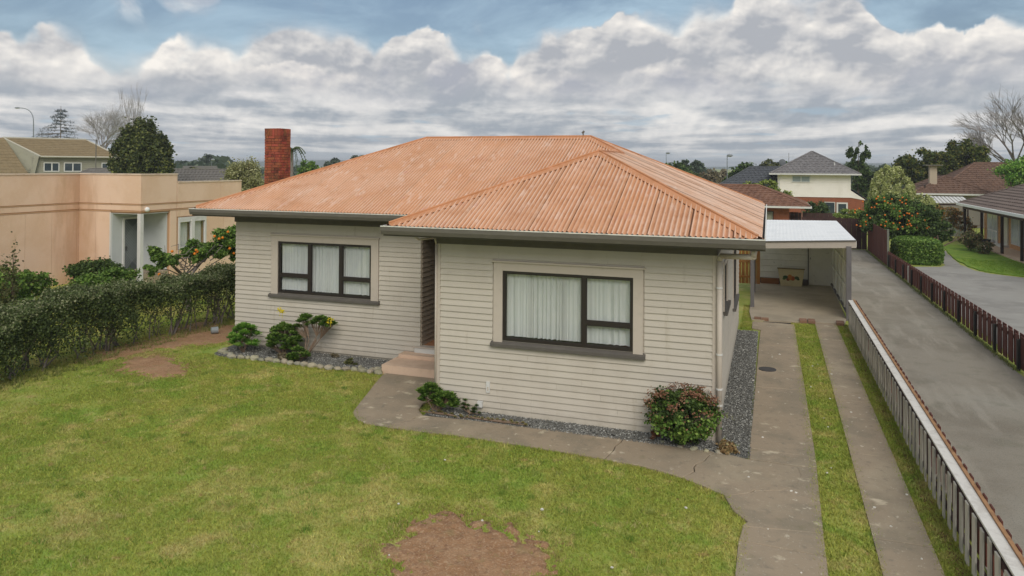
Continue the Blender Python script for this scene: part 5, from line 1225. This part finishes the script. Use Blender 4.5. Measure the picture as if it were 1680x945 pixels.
# hedge on the left boundary
HD = (-16.6, 1.5, 0); hd = empty('hedge', HD, 'long ragged clipped hedge with bare woody stems showing below, left of the lawn', 'hedge')
def hedge_x(y): return -16.75 + (y - 2) * .16 if y > 2 else -16.75 + (y - 2) * -.02
def hedge():
    n = 190000; y = RNG.uniform(-7.5, 7.6, n); x0 = np.where(y > 2, -16.6 + (y - 2) * .14, -16.6); 
    top = 1.72 + .10 * np.sin(y * 1.1 + 1) + .07 * np.sin(y * 3.7) + .05 * np.sin(y * 8.3 + 2) - .25 * np.exp(-((y + 2.6) / 1.0) ** 2)
    face = RNG.random(n); wdt = .62 + .07 * np.sin(y * 2.3)
    z = top * RNG.random(n) ** .62; side = RNG.uniform(-1, 1, n)
    shell = RNG.random(n) < .72
    side = np.where(shell & (face < .55), np.sign(side) * RNG.uniform(.8, 1.05, n), side); z = np.where(shell & (face >= .55), top - RNG.exponential(.07, n), z)
    low = np.clip((z - .05) / .85, 0, 1); gap = .5 + .5 * np.sin(y * 2.1 + .7 * np.sin(y * 5)) ; dens = low ** (1.1 + 1.2 * gap * (y > 2.4)) * np.where((z < 1.15) & (y > 2.0) & (y < 6.4), .30, np.where(z < .8, .95, 1)) * np.where(np.sin(y * 5.3 + z * 7 + np.sin(y * 2.2 + z * 3) * 2) > .35, .45, 1) + .03
    lump = .16 * np.sin(y * 3.1 + z * 4) + .10 * np.sin(y * 7.3 + z * 3) + .07 * np.sin(y * 15 + z * 11)
    x = x0 + side * wdt * (1 + lump) * np.clip(.75 + .25 * low, 0, 1); keep = (RNG.random(n) < dens) & (z > .05)
    P = np.stack([x, y, z + RNG.normal(size=n) * .02], 1)[keep] + RNG.normal(size=(int(keep.sum()), 3)) * (.03 + .06 * (RNG.random(int(keep.sum())) < .12))[:, None] - np.array(HD)
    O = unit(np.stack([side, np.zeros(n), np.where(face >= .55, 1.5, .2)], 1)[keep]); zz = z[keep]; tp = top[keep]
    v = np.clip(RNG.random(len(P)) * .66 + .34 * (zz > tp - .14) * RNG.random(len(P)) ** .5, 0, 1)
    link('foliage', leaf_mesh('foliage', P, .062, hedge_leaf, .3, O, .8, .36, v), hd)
    rr = random.Random(8); m = MB(HD)
    for i in range(110):
        y = rr.uniform(-6.5, 7.4); xb = hedge_x(y) + rr.uniform(-.35, .35); p = Vector((xb, y, 0)); q = p + Vector((rr.uniform(-.3, .3), rr.uniform(-.4, .4), rr.uniform(.35, .8))); r = rr.uniform(.012, .035)
        m.tube(p, q, r, r * .7, 5, False)
        for k in range(3): e = q + Vector((rr.uniform(-.3, .3), rr.uniform(-.35, .35), rr.uniform(.3, .8))); m.tube(q, e, r * .55, r * .2, 4, False)
    m.build('stems', bark_grey, hd)
    m = MB(HD)
    for i in range(60):
        y = rr.uniform(-3.2, -1.9); p = Vector((-16.6 + rr.uniform(-.5, .5), y, 1.15)); m.tube(p, p + Vector((rr.uniform(-.05, .05), rr.uniform(-.05, .05), rr.uniform(.25, .55))), .016, .010, 5)
    m.build('cut_stubs', M('cut_wood', hx('9B9183')), hd)
hedge()
fern = MB((-15.3, 4.1, 0))
o = MB((-15.2, 4.0, .12)); o.tube((-15.25, 3.95, .14), (-15.12, 4.1, .14), .10, .10, 14).tube((-15.26, 3.94, .14), (-15.25, 3.95, .14), .06, .06, 12)
tag(o.build('clay_pipe', M('pipe_grey', hx('8C9292')), loc=(-15.2, 4.0, .12)), 'short grey pipe end lying at the foot of the hedge near the house', 'pipe')
# long dry and green shoots under the hedge
tufts('hedge_grass', [(-15.9 + random.uniform(-.5, .3), random.uniform(-3, 7)) for i in range(300)], 3500, .05, .2, M('dry_grass', hx('6B7236'), attr=(hx('7D8A42'), hx('A79A68')), trans=.3))
# citrus tree over the hedge
def fruits(root, loc, pts, r, mat=None, name='orange'):
    me = MB().blob((0, 0, 0), r, 6, 8).mesh(name, mat or orange_fruit, True)
    for p in pts: link(name, me, root, Vector(p) - Vector(loc))
LT = (-18.4, 6.6, 0)
ct = tree('orange_tree', 'straggly orange tree with bare twisted limbs and fruit above the hedge', LT,
          [((0, 1.75, 2.42), (.6, .85, .55)), ((0, .25, 2.15), (.5, .75, .42)), ((0, -1.2, 2.0), (.4, .62, .34)), ((0, -1.75, 2.35), (.3, .38, .42)), ((0, -1.95, 1.75), (.3, .35, .25)), ((0, 1.1, 2.05), (.45, .6, .36)), ((0, 2.1, 2.0), (.4, .4, .4))], 24000, .095, green_mid, (.055, 1.2), 60, .2, .22, bark_grey, limbs=7, stems=2, spread=.5, seed=3)
rr = random.Random(5); m = MB(LT)
for i in range(13):
    p = Vector((-18.4, 5.2 + rr.random() * 3.6, 1.5 + rr.random() * .3))
    for k in range(5): q = p + Vector((rr.uniform(-.2, .2), rr.uniform(-.4, .4), rr.uniform(-.05, .28))); m.tube(p, q, .022 - .003 * k, .018 - .003 * k, 5, False); p = q
m.build('twigs', bark_grey, ct)
fruits(ct, LT, [(-18.1, 7.55, 2.52), (-18.05, 7.68, 2.55), (-18.0, 6.35, 2.18), (-18.02, 6.25, 2.12), (-18.0, 6.3, 2.24), (-18.1, 8.1, 2.2), (-18.0, 8.0, 2.12), (-18.0, 8.5, 1.95), (-18.1, 8.6, 1.85), (-18.1, 8.35, 1.9), (-18.1, 4.75, 1.6), (-18.1, 5.3, 2.3), (-18.0, 7.2, 2.65), (-18, 8.7, 2.05), (-18, 7.9, 2.75)], .05)
tree('shrub', 'dense low dark green shrub against the peach wall behind the hedge', (-25.6, 9.0, 0), [((0, 0, .55), (1.5, 1.1, .75))], 9000, .12, green_dark, (.05, .3), 60, cat='shrub')
tree('shrub', 'yellow green leafy shrub just behind the hedge left of the porch', (-20.2, 4.6, 0), [((0, 0, 1.15), (.8, 1.5, .6))], 7000, .09, green_mid, (.05, .5), 60, cat='shrub')
tree('shrub', 'loose light shrub with upright twigs at the left edge behind the hedge', (-19.6, -.4, 0), [((0, 0, 1.6), (.5, .8, .7)), ((0, -.9, 2.0), (.35, .4, .9))], 3200, .07, green_olive, (.03, .8), 60, cat='shrub', limbs=10, cl=.3)
# bed plants by the left window
def rosette(root, loc, c, r, n, mat, lw=.35):
    """a whorl of fleshy leaves"""
    th = np.arange(n) * 2.4; el = np.linspace(.15, 1.35, n); V = []; L = np.array(c) - np.array(loc)
    for t, e in zip(th, el):
        d = np.array([cos(t) * cos(e), sin(t) * cos(e), sin(e)]); s = np.array([-sin(t), cos(t), 0]); l = r * (1 - .35 * e / 1.4)
        V += [L, L + d * l * .6 + s * l * lw, L + d * l, L + d * l * .6 - s * l * lw]
    return np.array(V)
def aeonium(name, lab, loc, heads, r, mat, cat='succulent', seed=1, flowers=()):
    rr = random.Random(seed); root = empty(name, loc, lab, cat); m = MB(loc); V = []; hubs = []
    for i in range(1 if len(heads) < 26 else len(heads) // 9):
        c = Vector(rr.choice(heads)); base = Vector(loc); hb = base.lerp(c, .55) + Vector((0, 0, .03)); m.tube(base, hb, .017, .012, 6, False); hubs.append(hb)
    for c in heads:
        hb = min(hubs, key=lambda q: (q - Vector(c)).length); m.tube(hb, c, .010, .007, 5, False)
        V.append(rosette(root, loc, c, r * rr.uniform(.8, 1.2), 16, mat))
    m.build('stems', M('succulent_stem', hx('8A7460')), root); V = np.concatenate(V); link('leaves', np_mesh('leaves', V, 4, mat, RNG.random(len(V) // 4)), root)
    for (c, s) in flowers:
        m = MB(loc)
        m.tube(Vector(c) - Vector((0, 0, .18)), c, .006, .006, 4)
        for i in range(26): p = Vector(c) + Vector((rr.uniform(-s, s), rr.uniform(-s, s), rr.uniform(-s, s) * .7)); m.blob(p, .016, 3, 5)
        m.build('flower_head', yellow_flower, root)
    return root
def heads(c, r, n, seed):
    rr = random.Random(seed); out = []
    for i in range(n):
        t = rr.uniform(0, 2 * pi); e = rr.uniform(-.15, 1.5); k = rr.uniform(.75, 1.0); out.append((c[0] + r[0] * cos(t) * cos(e) * k, c[1] + r[1] * sin(t) * cos(e) * k, c[2] + r[2] * sin(e) * k))
    return out
aeonium('aeonium', 'bright green leafy succulent at the left end of the gravel bed', (-12.85, 2.5, 0), heads((-12.85, 2.5, .32), (.46, .32, .46), 46, 1) + heads((-12.85, 2.4, .3), (.3, .2, .3), 16, 21), .18, green_bright, seed=1)
aeonium('aeonium', 'dark green rounded succulent bush left of the yellow flowers', (-11.62, 2.62, 0), heads((-11.62, 2.62, .40), (.52, .36, .46), 100, 2) + heads((-11.62, 2.5, .3), (.4, .25, .3), 50, 22), .14, green_mid, seed=2)
hs_ = heads((-10.98, 2.7, .90), (.2, .2, .24), 15, 3) + heads((-10.45, 2.7, .92), (.36, .22, .2), 34, 4) + heads((-11.25, 2.7, .74), (.12, .12, .1), 6, 5)
aeonium('aeonium', 'tall open succulent with bare stems and yellow flower heads under the left window', (-10.9, 2.55, 0), hs_, .145, green_mid, seed=3, flowers=(((-11.74, 2.6, 1.27), .07), ((-11.66, 2.6, 1.22), .06), ((-10.12, 2.6, 1.10), .09)))
aeonium('aeonium', 'low mound of green succulent between the tall one and the stone edging', (-10.85, 2.2, 0), heads((-10.85, 2.2, .12), (.3, .2, .26), 46, 6), .12, green_mid, seed=4)
tree('dry_plant', 'small dry brown clump beside the low succulent in the bed', (-11.35, 2.25, 0), [((0, 0, .1), (.22, .15, .14))], 500, .06, brown_leaf, (.01, .05), 14, cat='plant', limbs=3)
tree('small_plant', 'little olive green plant in the gravel bed nearer the steps', (-9.35, 2.45, 0), [((0, 0, .08), (.25, .14, .12))], 420, .055, green_olive, (.01, .05), 12, cat='plant', limbs=3)
tree('small_plant', 'small dark tuft against the boards in the middle of the gravel bed', (-10.2, 2.9, 0), [((0, 0, .1), (.14, .1, .12))], 240, .06, brown_leaf, (.01, .05), 8, cat='plant', limbs=3)
# at the front left corner of the wing
aeonium('aeonium', 'bushy green succulent at the front left corner of the projecting room', (-5.72, -.18, 0), heads((-5.85, -.16, .30), (.28, .2, .27), 52, 7) + heads((-5.45, -.24, .22), (.25, .16, .24), 44, 8), .13, green_mid, seed=6)
aeonium('aeonium', 'small spiky dark succulent below the white wall plates', (-5.0, -.22, 0), heads((-5.02, -.2, .2), (.08, .06, .16), 8, 9) + heads((-4.78, -.22, .14), (.08, .06, .14), 8, 10), .075, green_dark, seed=7)
aeonium('ground_plants', 'low pale green and tan rosettes trailing along the gravel under the wall', (-5.0, -.36, 0), [(-5.95 + i * .085 + random.uniform(-.03, .03), -.38 + random.uniform(-.06, .10), .05 + random.uniform(0, .04)) for i in range(28)], .06, leafmat('leaf_tan', hx('7C7A48'), hx('97905C'), hx('A98F6C')), 'plants', seed=8)
# red tipped bush at the right corner
RB = (-.52, -.30, 0); rt = tree('red_tipped_bush', 'round green bush with reddish leaf tips at the right front corner of the house', RB, [((-.05, -.08, .70), (.74, .48, .50)), ((0, -.02, .28), (.32, .26, .26))], 5200, .06, green_dark, (.035, .25), 62, .35, .17, cat='bush', limbs=14, stems=4, spread=.1, seed=12)
P, O, _ = blob_points(5200, (-.05, -.10, .74), (.78, .52, .53), 70, .8, .13); k = ((P[:, 2] > .66 + .35 * RNG.random(len(P))) & (RNG.random(len(P)) < .6)) | (RNG.random(len(P)) < .05); link('leaf_tips', leaf_mesh('leaf_tips', P[k], .040, red_leaf, .8, O[k], 1.), rt)
P, O, _ = blob_points(2600, (-.05, -.08, .62), (.74, .5, .48), 60, .6, .15); link('leaves', leaf_mesh('leaves', P, .058, green_mid, .5, O, .8), rt)
tree('dry_plant', 'tan dried plant clump at the foot of the downpipe', (.24, -.38, 0), [((0, 0, .12), (.22, .13, .16))], 700, .06, leafmat('leaf_dry', hx('8A6B48'), hx('A58A60'), hx('A9A070')), (.01, .05), 14, cat='plant', limbs=4)
tree('dry_plant', 'small rusty plant in the gravel left of the red tipped bush', (-1.1, -.2, 0), [((0, 0, .1), (.11, .09, .13))], 220, .055, leafmat('leaf_rust', hx('6E4636'), hx('8A5F48'), hx('A98567')), (.01, .05), 8, cat='plant', limbs=3)
# left background trees
c = at(233, 250, 35); tree('round_tree', 'large round dark evergreen tree beside the mansard house', (c.x, c.y, 0), [((.2, 0, 5.8), (2.7, 2.4, 3.55)), ((-1.1, -.5, 5.2), (1.6, 1.5, 2.4)), ((1.3, 0, 5.6), (1.6, 1.7, 2.6))], 42000, .22, leafmat('leaf_deep_olive', hx('323C1C'), hx('4F5A2B'), hx('858748')), (.3, 3), 120, .45, .15, seed=21)
c = at(400, 280, 26); tree('pale_shrub_tree', 'bushy pale olive tree left of the brick chimney', (c.x, c.y, 0), [((0, 0, 4.1), (1.55, 1.4, 1.7)), ((-.8, 0, 3.9), (1.0, 1, 1.2)), ((.9, -.2, 4.3), (.9, .9, 1.3))], 16000, .13, green_pale, (.15, 2.4), 80, .35, .2, seed=22)
def bare(name, lab, loc, height, spread, seed, r0=.14, levels=5, mat=None, tilt=.55, trunk_h=.3, nb=4):
    rr = random.Random(seed); root = empty(name, loc, lab, 'tree'); m = MB(loc); tw = MB(loc)
    def br(p, d, L, r, lv):
        q = p + d * L; (m if lv > levels - 3 else tw).tube(p, q, r, r * .72, 5 if lv > levels - 3 else 3, False)
        if lv == 0: return
        for i in range(nb if lv > 1 else 3):
            a = rr.uniform(0, 6.28); t = tilt * rr.uniform(.5, 1.25); o1 = d.orthogonal().normalized(); o2 = d.cross(o1)
            nd = (d * cos(t) + (o1 * cos(a) + o2 * sin(a)) * sin(t)); nd = Vector((nd.x * spread, nd.y * spread, nd.z + .18)).normalized(); br(p.lerp(q, rr.uniform(.55, 1)), nd, L * rr.uniform(.62, .85), r * .58, lv - 1)
    br(Vector(loc), Vector((0, 0, 1)), height * trunk_h, r0, levels)
    m.build('trunk', bark_grey, root); tw.build('twigs', mat or twigm, root); return root
c = at(1650, 285, 80); bare('bare_tree', 'big leafless tree with fine grey branches at the right edge', (c.x + 1.5, c.y, 0), 19, 1.25, 5, .26, 6, M('twigs_pale', hx('9A938E')), .5, .25, 4)
c = at(160, 230, 95); bare('bare_tree', 'pale leafless tree with fine twigs behind the mansard roof', (c.x, c.y, 0), 27.0, 1.4, 6, .22, 6, M('twigs_pale', hx('9A938E')), .55, .25, 4)
c = at(218, 190, 75); bare('bare_tree', 'thin bare treetop poking out above the round dark tree', (c.x, c.y, 0), 17.5, .6, 8, .14, 5, M('twigs_pale', hx('9A938E')), .35, .34, 3)
def conifer(lab, px, py_top, Y, w, seed, mat, n=16, loc_z=0, sparse=1.):
    t = at(px, py_top, Y); loc = (t.x, t.y, 0); root = empty('conifer', loc, lab, 'tree'); rr = random.Random(seed); m = MB(loc); m.tube(loc, t, .16, .03, 6); P = []
    for i in range(n):
        f = i / n; z = t.z * (.42 + .56 * f); r = w * (1 - f) ** 1.1 + .5
        for k in range(7): a = rr.uniform(0, 6.28); e = Vector((t.x + r * cos(a), t.y + r * sin(a), z - .1 * r + rr.uniform(-.1, .25))); m.tube((t.x, t.y, z), e, .05, .02, 3, False); P += [np.array(Vector((t.x, t.y, z)).lerp(e, s)) + RNG.normal(size=3) * .12 for s in RNG.uniform(.3, 1, int(22 * sparse))]
    m.build('trunk', bark_grey, root); P = np.array(P) - np.array(loc); link('crown', leaf_mesh('crown', P, .28, mat, .2, None, 0, .18), root)
conifer('sparse grey conifer with layered branches behind the mansard house', 100, 174, 70, 6.0, 3, leafmat('leaf_greyblue', hx('5A6268'), hx('6E767A'), hx('888E90')))
# palm behind the chimney
t = at(479, 240, 34); PL = (t.x, t.y, 0); pr_ = empty('palm_tree', PL, 'palm with drooping fronds half hidden behind the brick chimney', 'palm'); m = MB(PL); m.tube(PL, (t.x, t.y, t.z - .3), .16, .12, 8); m.build('trunk', bark_grey, pr_)
for i in range(16):
    a = i * 2 * pi / 16 + .2; V = []; m = MB(PL)
    tipz = []
    for s in range(13):
        f0 = s / 12; x = 1.1 * f0; tipz.append(Vector((t.x + cos(a) * x, t.y + sin(a) * x, t.z - .3 + .55 * sin(f0 * 2.0) - 1.3 * f0 ** 2 * (.6 + .5 * (i % 3)))))
    m.path(tipz, .02, 4)
    for s in range(12):
        f0 = s / 12; x = 1.1 * f0; z = t.z - .3 + .55 * sin(f0 * 2.0) - 1.3 * f0 ** 2 * (.6 + .5 * (i % 3)); p = Vector((t.x + cos(a) * x, t.y + sin(a) * x, z)); sd_ = Vector((-sin(a), cos(a), 0))
        for sg in (-1, 1): m.add([p, p + sd_ * sg * .28 * (1 - f0 * .6) + Vector((cos(a) * .08, sin(a) * .08, -.16)), p + Vector((cos(a) * .09, sin(a) * .09, -.02))], [(0, 1, 2)])
    m.build('frond', M('palm_green', hx('46542A')), pr_)
# right hand garden
OR = (8.9, 36.2, 0); ot = tree('orange_tree', 'large dark leaved orange tree loaded with fruit beyond the end of the red fence', OR, [((-.6, 0, 2.2), (1.9, 1.5, 1.5)), ((.8, .2, 2.0), (1.6, 1.5, 1.35)), ((-1.6, -.3, 1.7), (1.0, 1.0, .95)), ((1.9, -.2, 1.5), (.8, .9, .8))], 26000, .14, green_dark, (.12, .8), 130, .45, .16, seed=31, limbs=12)
P, O, _ = blob_points(5000, (-.6, -.1, 2.3), (2.0, 1.6, 1.5), 60, .8, .14); link('leaves', leaf_mesh('leaves', P, .13, green_mid, .6, O, .8), ot)
rr = random.Random(9); pts = []
for i in range(54):
    a = rr.uniform(-2.6, -.3); e = rr.uniform(-.35, 1.1); k = rr.uniform(.93, 1.05)
    pts.append((8.3 + 2.05 * cos(a) * cos(e) * k - (.6 if rr.random() < .5 else 0), 36.2 + 1.65 * sin(a) * cos(e) * k, 2.1 + 1.5 * sin(e) * k))
fruits(ot, OR, pts, .055, M('orange_red_fruit', hx('D8741F'), [], .5))
m = MB(OR)
for p, q, r in [((10.2, 35.0, 0), (10.5, 34.9, .55), .07), ((10.5, 34.9, .55), (11.2, 35, .95), .05), ((10.5, 34.9, .55), (10.4, 34.9, 1.3), .05), ((11.2, 35, .95), (11.9, 35.1, 1.35), .035), ((11.2, 35, .95), (11.5, 35, 1.5), .03)]: m.tube(p, q, r, r * .8, 6)
m.build('limb', bark, ot)
BH = (8.85, 32.2, 0); bh_ = empty('box_hedge', BH, 'clipped glossy green block hedge beside the parking court', 'hedge')
n = 26000; u = RNG.uniform(-1, 1, (n, 3)); ax = RNG.integers(0, 3, n); sg = np.sign(RNG.uniform(-1, 1, n)); u[np.arange(n), ax] = sg * RNG.uniform(.88, 1.03, n); u[:, 2] = np.where(ax == 2, 1.0 * RNG.uniform(.9, 1.03, n), u[:, 2]); rl = 1 - .13 * (np.abs(u[:, 0]) ** 4 * np.abs(u[:, 2]) ** 4 + np.abs(u[:, 0] * u[:, 1]) ** 4)
P = u * rl[:, None] * np.array([1.12, 1.7, .62]) + np.array([0, 0, .64]) + RNG.normal(size=(n, 3)) * .03; P[:, 2] += .04 * np.sin(P[:, 0] * 5) * np.sin(P[:, 1] * 4); link('foliage', leaf_mesh('foliage', P[P[:, 2] > .02], .11, green_mid, .5, unit(u)[P[:, 2] > .02], .8), bh_)
m = MB(BH)
for i in range(40): x, y = 8.85 + random.uniform(-.9, .9), 32.2 + random.uniform(-1.4, 1.4); m.tube((x, y, 0), (x + random.uniform(-.2, .2), y, 1.0), .02, .01, 5)
m.build('stems', bark, bh_)
def pt(px, py, Y): c = at(px, py, Y); return (c.x, c.y, 0), c.z
(l, z) = pt(1463, 300, 52); tree('domed_tree', 'dome shaped pale yellow green conifer behind the orange tree', l, [((0, 0, 2.9), (1.75, 1.5, 2.55)), ((0, 0, 1.8), (1.95, 1.7, 1.9))], 42000, .13, green_yellow, (.15, 1), 420, .9, .07, seed=33)
(l, z) = pt(1515, 320, 49); tree('feathery_shrub', 'feathery pale yellow shrub between the domed conifer and the pergola', l, [((0, 0, 2.3), (1.0, .9, 1.0)), ((.7, 0, 1.9), (.8, .8, .8))], 6000, .15, green_yellow, (.08, 1), 60, seed=34, cat='shrub')
(l, z) = pt(1248, 310, 51); tree('leafy_bush', 'bright yellow green leafy bush above the red tiled roof', l, [((-.9, 0, 3.15), (1.1, .9, .95)), ((.6, 0, 3.3), (1.1, .9, 1.05)), ((1.7, 0, 2.7), (.9, .8, .8))], 9000, .17, leafmat('leaf_lime', hx('64752E'), hx('8C9C44'), hx('B8C070')), (.12, 2), 70, seed=35, cat='bush')
(l, z) = pt(1345, 348, 52); tree('dark_bush', 'dark green bush at the corner of the two storey house', l, [((-.2, 0, 1.7), (1.2, .8, .8))], 3500, .15, green_dark, (.08, .6), 40, seed=36, cat='bush')
(l, z) = pt(1405, 372, 42); tree('low_bush', 'lime green low bush over the dark fence at the end of the drive', l, [((-.3, 0, 2.0), (1.3, .5, .42)), ((-.3, 0, 1.0), (1.1, .4, .8))], 5000, .12, leafmat('leaf_lime2', hx('5E7430'), hx('869A46'), hx('AFB96A')), (.08, .6), 50, seed=37, cat='bush')
(l, z) = pt(1540, 270, 75); tree('big_tree', 'large spreading dark tree behind the pale chimney on the right', l, [((-1.6, 0, 5.6), (3.0, 2.6, 1.9)), ((2.4, 0, 6.2), (2.7, 2.3, 2.2)), ((.3, 0, 4.2), (4.4, 2.5, 1.9)), ((-3.8, 0, 4.6), (1.6, 1.6, 1.4)), ((.6, 0, 5.6), (2.2, 2, 1.6))], 42000, .27, leafmat('leaf_deep', hx('3A481C'), hx('566326'), hx('948C42')), (.35, 3), 130, .4, .17, seed=38)
(l, z) = pt(1408, 270, 80); tree('slim_tree', 'slim dark tree with clumped branches right of the two storey house', l, [((-.6, 0, 6.9), (.8, .8, 1.2)), ((.7, 0, 6.5), (.7, .7, 1.5)), ((0, 0, 5.0), (1.5, 1.2, 1.2)), ((1.0, 0, 3.6), (1.8, 1.4, 1.4)), ((.2, 0, 8.1), (.3, .3, .5))], 7000, .26, green_dark, (.15, 4), 60, .2, .22, seed=39)
(l, z) = pt(1665, 290, 58); tree('garden_tree', 'light green tree in front of the tiled bungalow at the right edge', l, [((.6, 0, 5.0), (2.2, 1.8, 1.4)), ((2.2, -4, 3.8), (1.6, 1.4, 1.2))], 12000, .17, green_bright, (.15, 2.5), 80, seed=40, fill=.2)
(l, z) = pt(1672, 318, 50); tree('garden_bush', 'olive green bush overhanging the veranda house roof', l, [((.5, 0, 3.6), (1.3, 1.2, .9))], 5000, .16, green_mid, (.12, 2.), 50, seed=41, cat='bush')
(l, z) = pt(1590, 420, 37); tree('flower_bush', 'loose rust and green bush on the lawn island before the veranda', (13.1, 39.2, 0), [((0, 0, .75), (.75, .8, .65)), ((.4, -1.5, .4), (.6, .8, .4))], 5200, .1, leafmat('leaf_mixed', hx('55603A'), hx('7A7A4A'), hx('9A7A5A')), (.03, .3), 50, seed=42, cat='bush')
tree('low_shrub', 'low green border plants at the back of the lawn island', (11.8, 46.5, 0), [((0, 0, .3), (1.6, .8, .4))], 3000, .1, green_bright, (.03, .1), 40, seed=43, cat='shrub')
tree('garden_shrub', 'sprawling shrub with orange flowers beneath the pergola', (13.2, 47.5, 0), [((0, 0, 1.9), (1.6, .8, .7)), ((1.2, 0, 1.2), (1.2, .7, .6))], 4000, .11, leafmat('leaf_orange', hx('5A6238'), hx('88743C'), hx('C07A34')), (.05, 1), 50, seed=44, cat='shrub')
tree('red_shrub', 'low red foliage by the small tree trunk on the far lawn', (11.6, 44.6, 0), [((0, 0, .3), (.6, .4, .3))], 900, .1, leafmat('leaf_red', hx('7A3B2A'), hx('9E5236'), hx('B5714F')), (.03, .1), 20, seed=45, cat='shrub')
# the far tree line, each its own tree
FT = [(322, 272, 52, 20, 75, 'olive green shrub mass just above the grey tiled roof', green_olive), (345, 252, 62, 30, 150, 'dark rounded distant tree left of the pale olive tree', far_green), (297, 264, 34, 22, 140, 'small hazy dark tree on the skyline by the round tree', far_green),
      (507, 262, 46, 32, 62, 'mid green tree above the left hip of the orange roof', green_mid), (548, 258, 48, 26, 130, 'hazy grey green tree on the skyline above the left hip', far_green), (590, 255, 50, 20, 150, 'faint distant treetop nearly hidden by the orange roof', far_green),
      (1100, 261, 80, 30, 95, 'broad dark green tree just over the right roof slope', green_dark), (1122, 262, 22, 20, 120, 'tiny open crowned tree with sky gaps right of the dark tree', far_green), (1143, 264, 30, 24, 140, 'small rounded distant tree beyond the pale roofs', far_green),
      (1162, 278, 46, 28, 100, 'brownish leafless thicket left of the slim street lamp', brown_leaf), (1140, 284, 46, 24, 90, 'green shrubbery below the distant roofs', green_olive), (1185, 276, 40, 28, 120, 'tan twiggy tree behind the slim street lamp', brown_leaf),
      (1218, 265, 62, 34, 85, 'dark olive tree rising behind the dark tiled wing roof', green_dark), (1262, 262, 46, 24, 110, 'distant tree poking above the dark tiled wing roof', green_olive), (1290, 266, 30, 20, 120, 'small tree peeping left of the grey hip roof', green_mid),
      (1430, 280, 60, 30, 95, 'brownish green tree right of the slim dark tree', green_olive), (1452, 268, 34, 24, 150, 'hazy skyline tree before the large spreading tree', far_green), (1404, 296, 60, 40, 88, 'dark foliage at the right of the two storey house', green_dark),
      (1610, 268, 48, 30, 100, 'autumn tinted tree right of the pale chimney', green_olive), (1636, 276, 40, 24, 115, 'hazy distant tree under the big bare tree', far_green), (1478, 262, 26, 20, 160, 'far pale treetop left of the large spreading tree', far_green)]
for i, (px, pt_, w, hgt, Y, lab, mt) in enumerate(FT):
    t = at(px, pt_, Y); dep = (t - CAM).dot(FW); s = dep / 1206.67; rw, rh = w * s / 2, min(hgt * s, t.z * .9) ; loc = (t.x, t.y, 0)
    tree('distant_tree', lab, loc, [((0, 0, t.z - rh * .5), (rw * .75, rw * .6, rh * .55)), ((-rw * .45, 0, t.z - rh * .8), (rw * .6, rw * .5, rh * .5)), ((rw * .5, 0, t.z - rh * .75), (rw * .6, rw * .5, rh * .5)), ((0, 0, (t.z - rh) * .6), (rw * .9, rw * .5, (t.z - rh) * .6 + .3))], 2600, s * 5.0, mt, (.12 * rw * .3 + .05, t.z * .5), 60, .25, .22, seed=60 + i)
# low far woodland closing the horizon
def woods():
    n = 60000; a = RNG.uniform(-1.3, 1.3, n) - YAW + 0.0; d = RNG.uniform(170, 420, n); hgt = 3.2 + 1.7 * np.sin(a * 23) + 1.3 * np.sin(a * 61 + 1) + .8 * np.sin(a * 140) + (d - 170) * .004
    z = np.maximum(.2, hgt * RNG.random(n) ** .6 + RNG.normal(size=n) * .35); P = np.stack([CAM.x + np.sin(a) * d, CAM.y + np.cos(a) * d, z], 1)
    tag(link('far_woodland', leaf_mesh('far_woodland', P, 2.4, far_green, .5)), kind='stuff')
woods()
def hills():
    m = MB(); n = 120; V = []
    for i in range(n + 1):
        a = -1.5 + 3 * i / n; R0 = 1800; hh = 8 + 9 * abs(sin(a * 3.1 + .4)) + 4 * sin(a * 11) + 2 * sin(a * 29)
        for (r, z) in ((R0, 0), (R0 + 150, max(3, hh) * .8), (R0 + 400, max(3, hh)), (R0 + 900, 0)): V.append((CAM.x + sin(a) * r, CAM.y + cos(a) * r, z))
    F = [(i * 4 + j, (i + 1) * 4 + j, (i + 1) * 4 + j + 1, i * 4 + j + 1) for i in range(n) for j in range(3)]
    m.add(V, F); m.build('hills', M('hill_green', hx('5A6850'), [(.01, .45, .6, hx('4A5844'), .7)], .95), None, True, kind='structure')
hills()

tree('shrub', 'low green shrubs along the foot of the long peach wall at the left edge', (-26.6, 6.0, 0), [((0, 0, .5), (1.0, 1.9, .8)), ((.3, -2.3, .4), (1.0, 1.6, .7)), ((.2, -5.0, .5), (1.0, 1.9, .8))], 14000, .13, green_mid, (.04, .3), 90, cat='shrub', seed=51)
tree('shrub', 'twiggy half bare grey green shrub reaching up at the very left edge', (-19.0, .35, 0), [((0, 0, 2.1), (.3, .3, 1.05)), ((.1, -.5, 1.3), (.5, .6, .6))], 1500, .075, green_olive, (.03, .6), 60, cat='shrub', limbs=16, cl=.32, seed=52)
# thin even air over the whole place
hz = MB(); hz.box(-3100, 3100, -3100, 3100, -1.0, 24.0)
hm = bpy.data.materials.new('haze'); hm.use_nodes = True; ht = NT(hm.node_tree); ht.n.clear()
ho = ht.new('ShaderNodeOutputMaterial'); hv = ht.new('ShaderNodeVolumePrincipled'); hv.inputs['Color'].default_value = (.86, .9, .95, 1); hv.inputs['Density'].default_value = HAZE; hv.inputs['Anisotropy'].default_value = .2
ht.l.new(hv.outputs[0], ho.inputs['Volume'])
hz.build('haze', hm, kind='stuff')
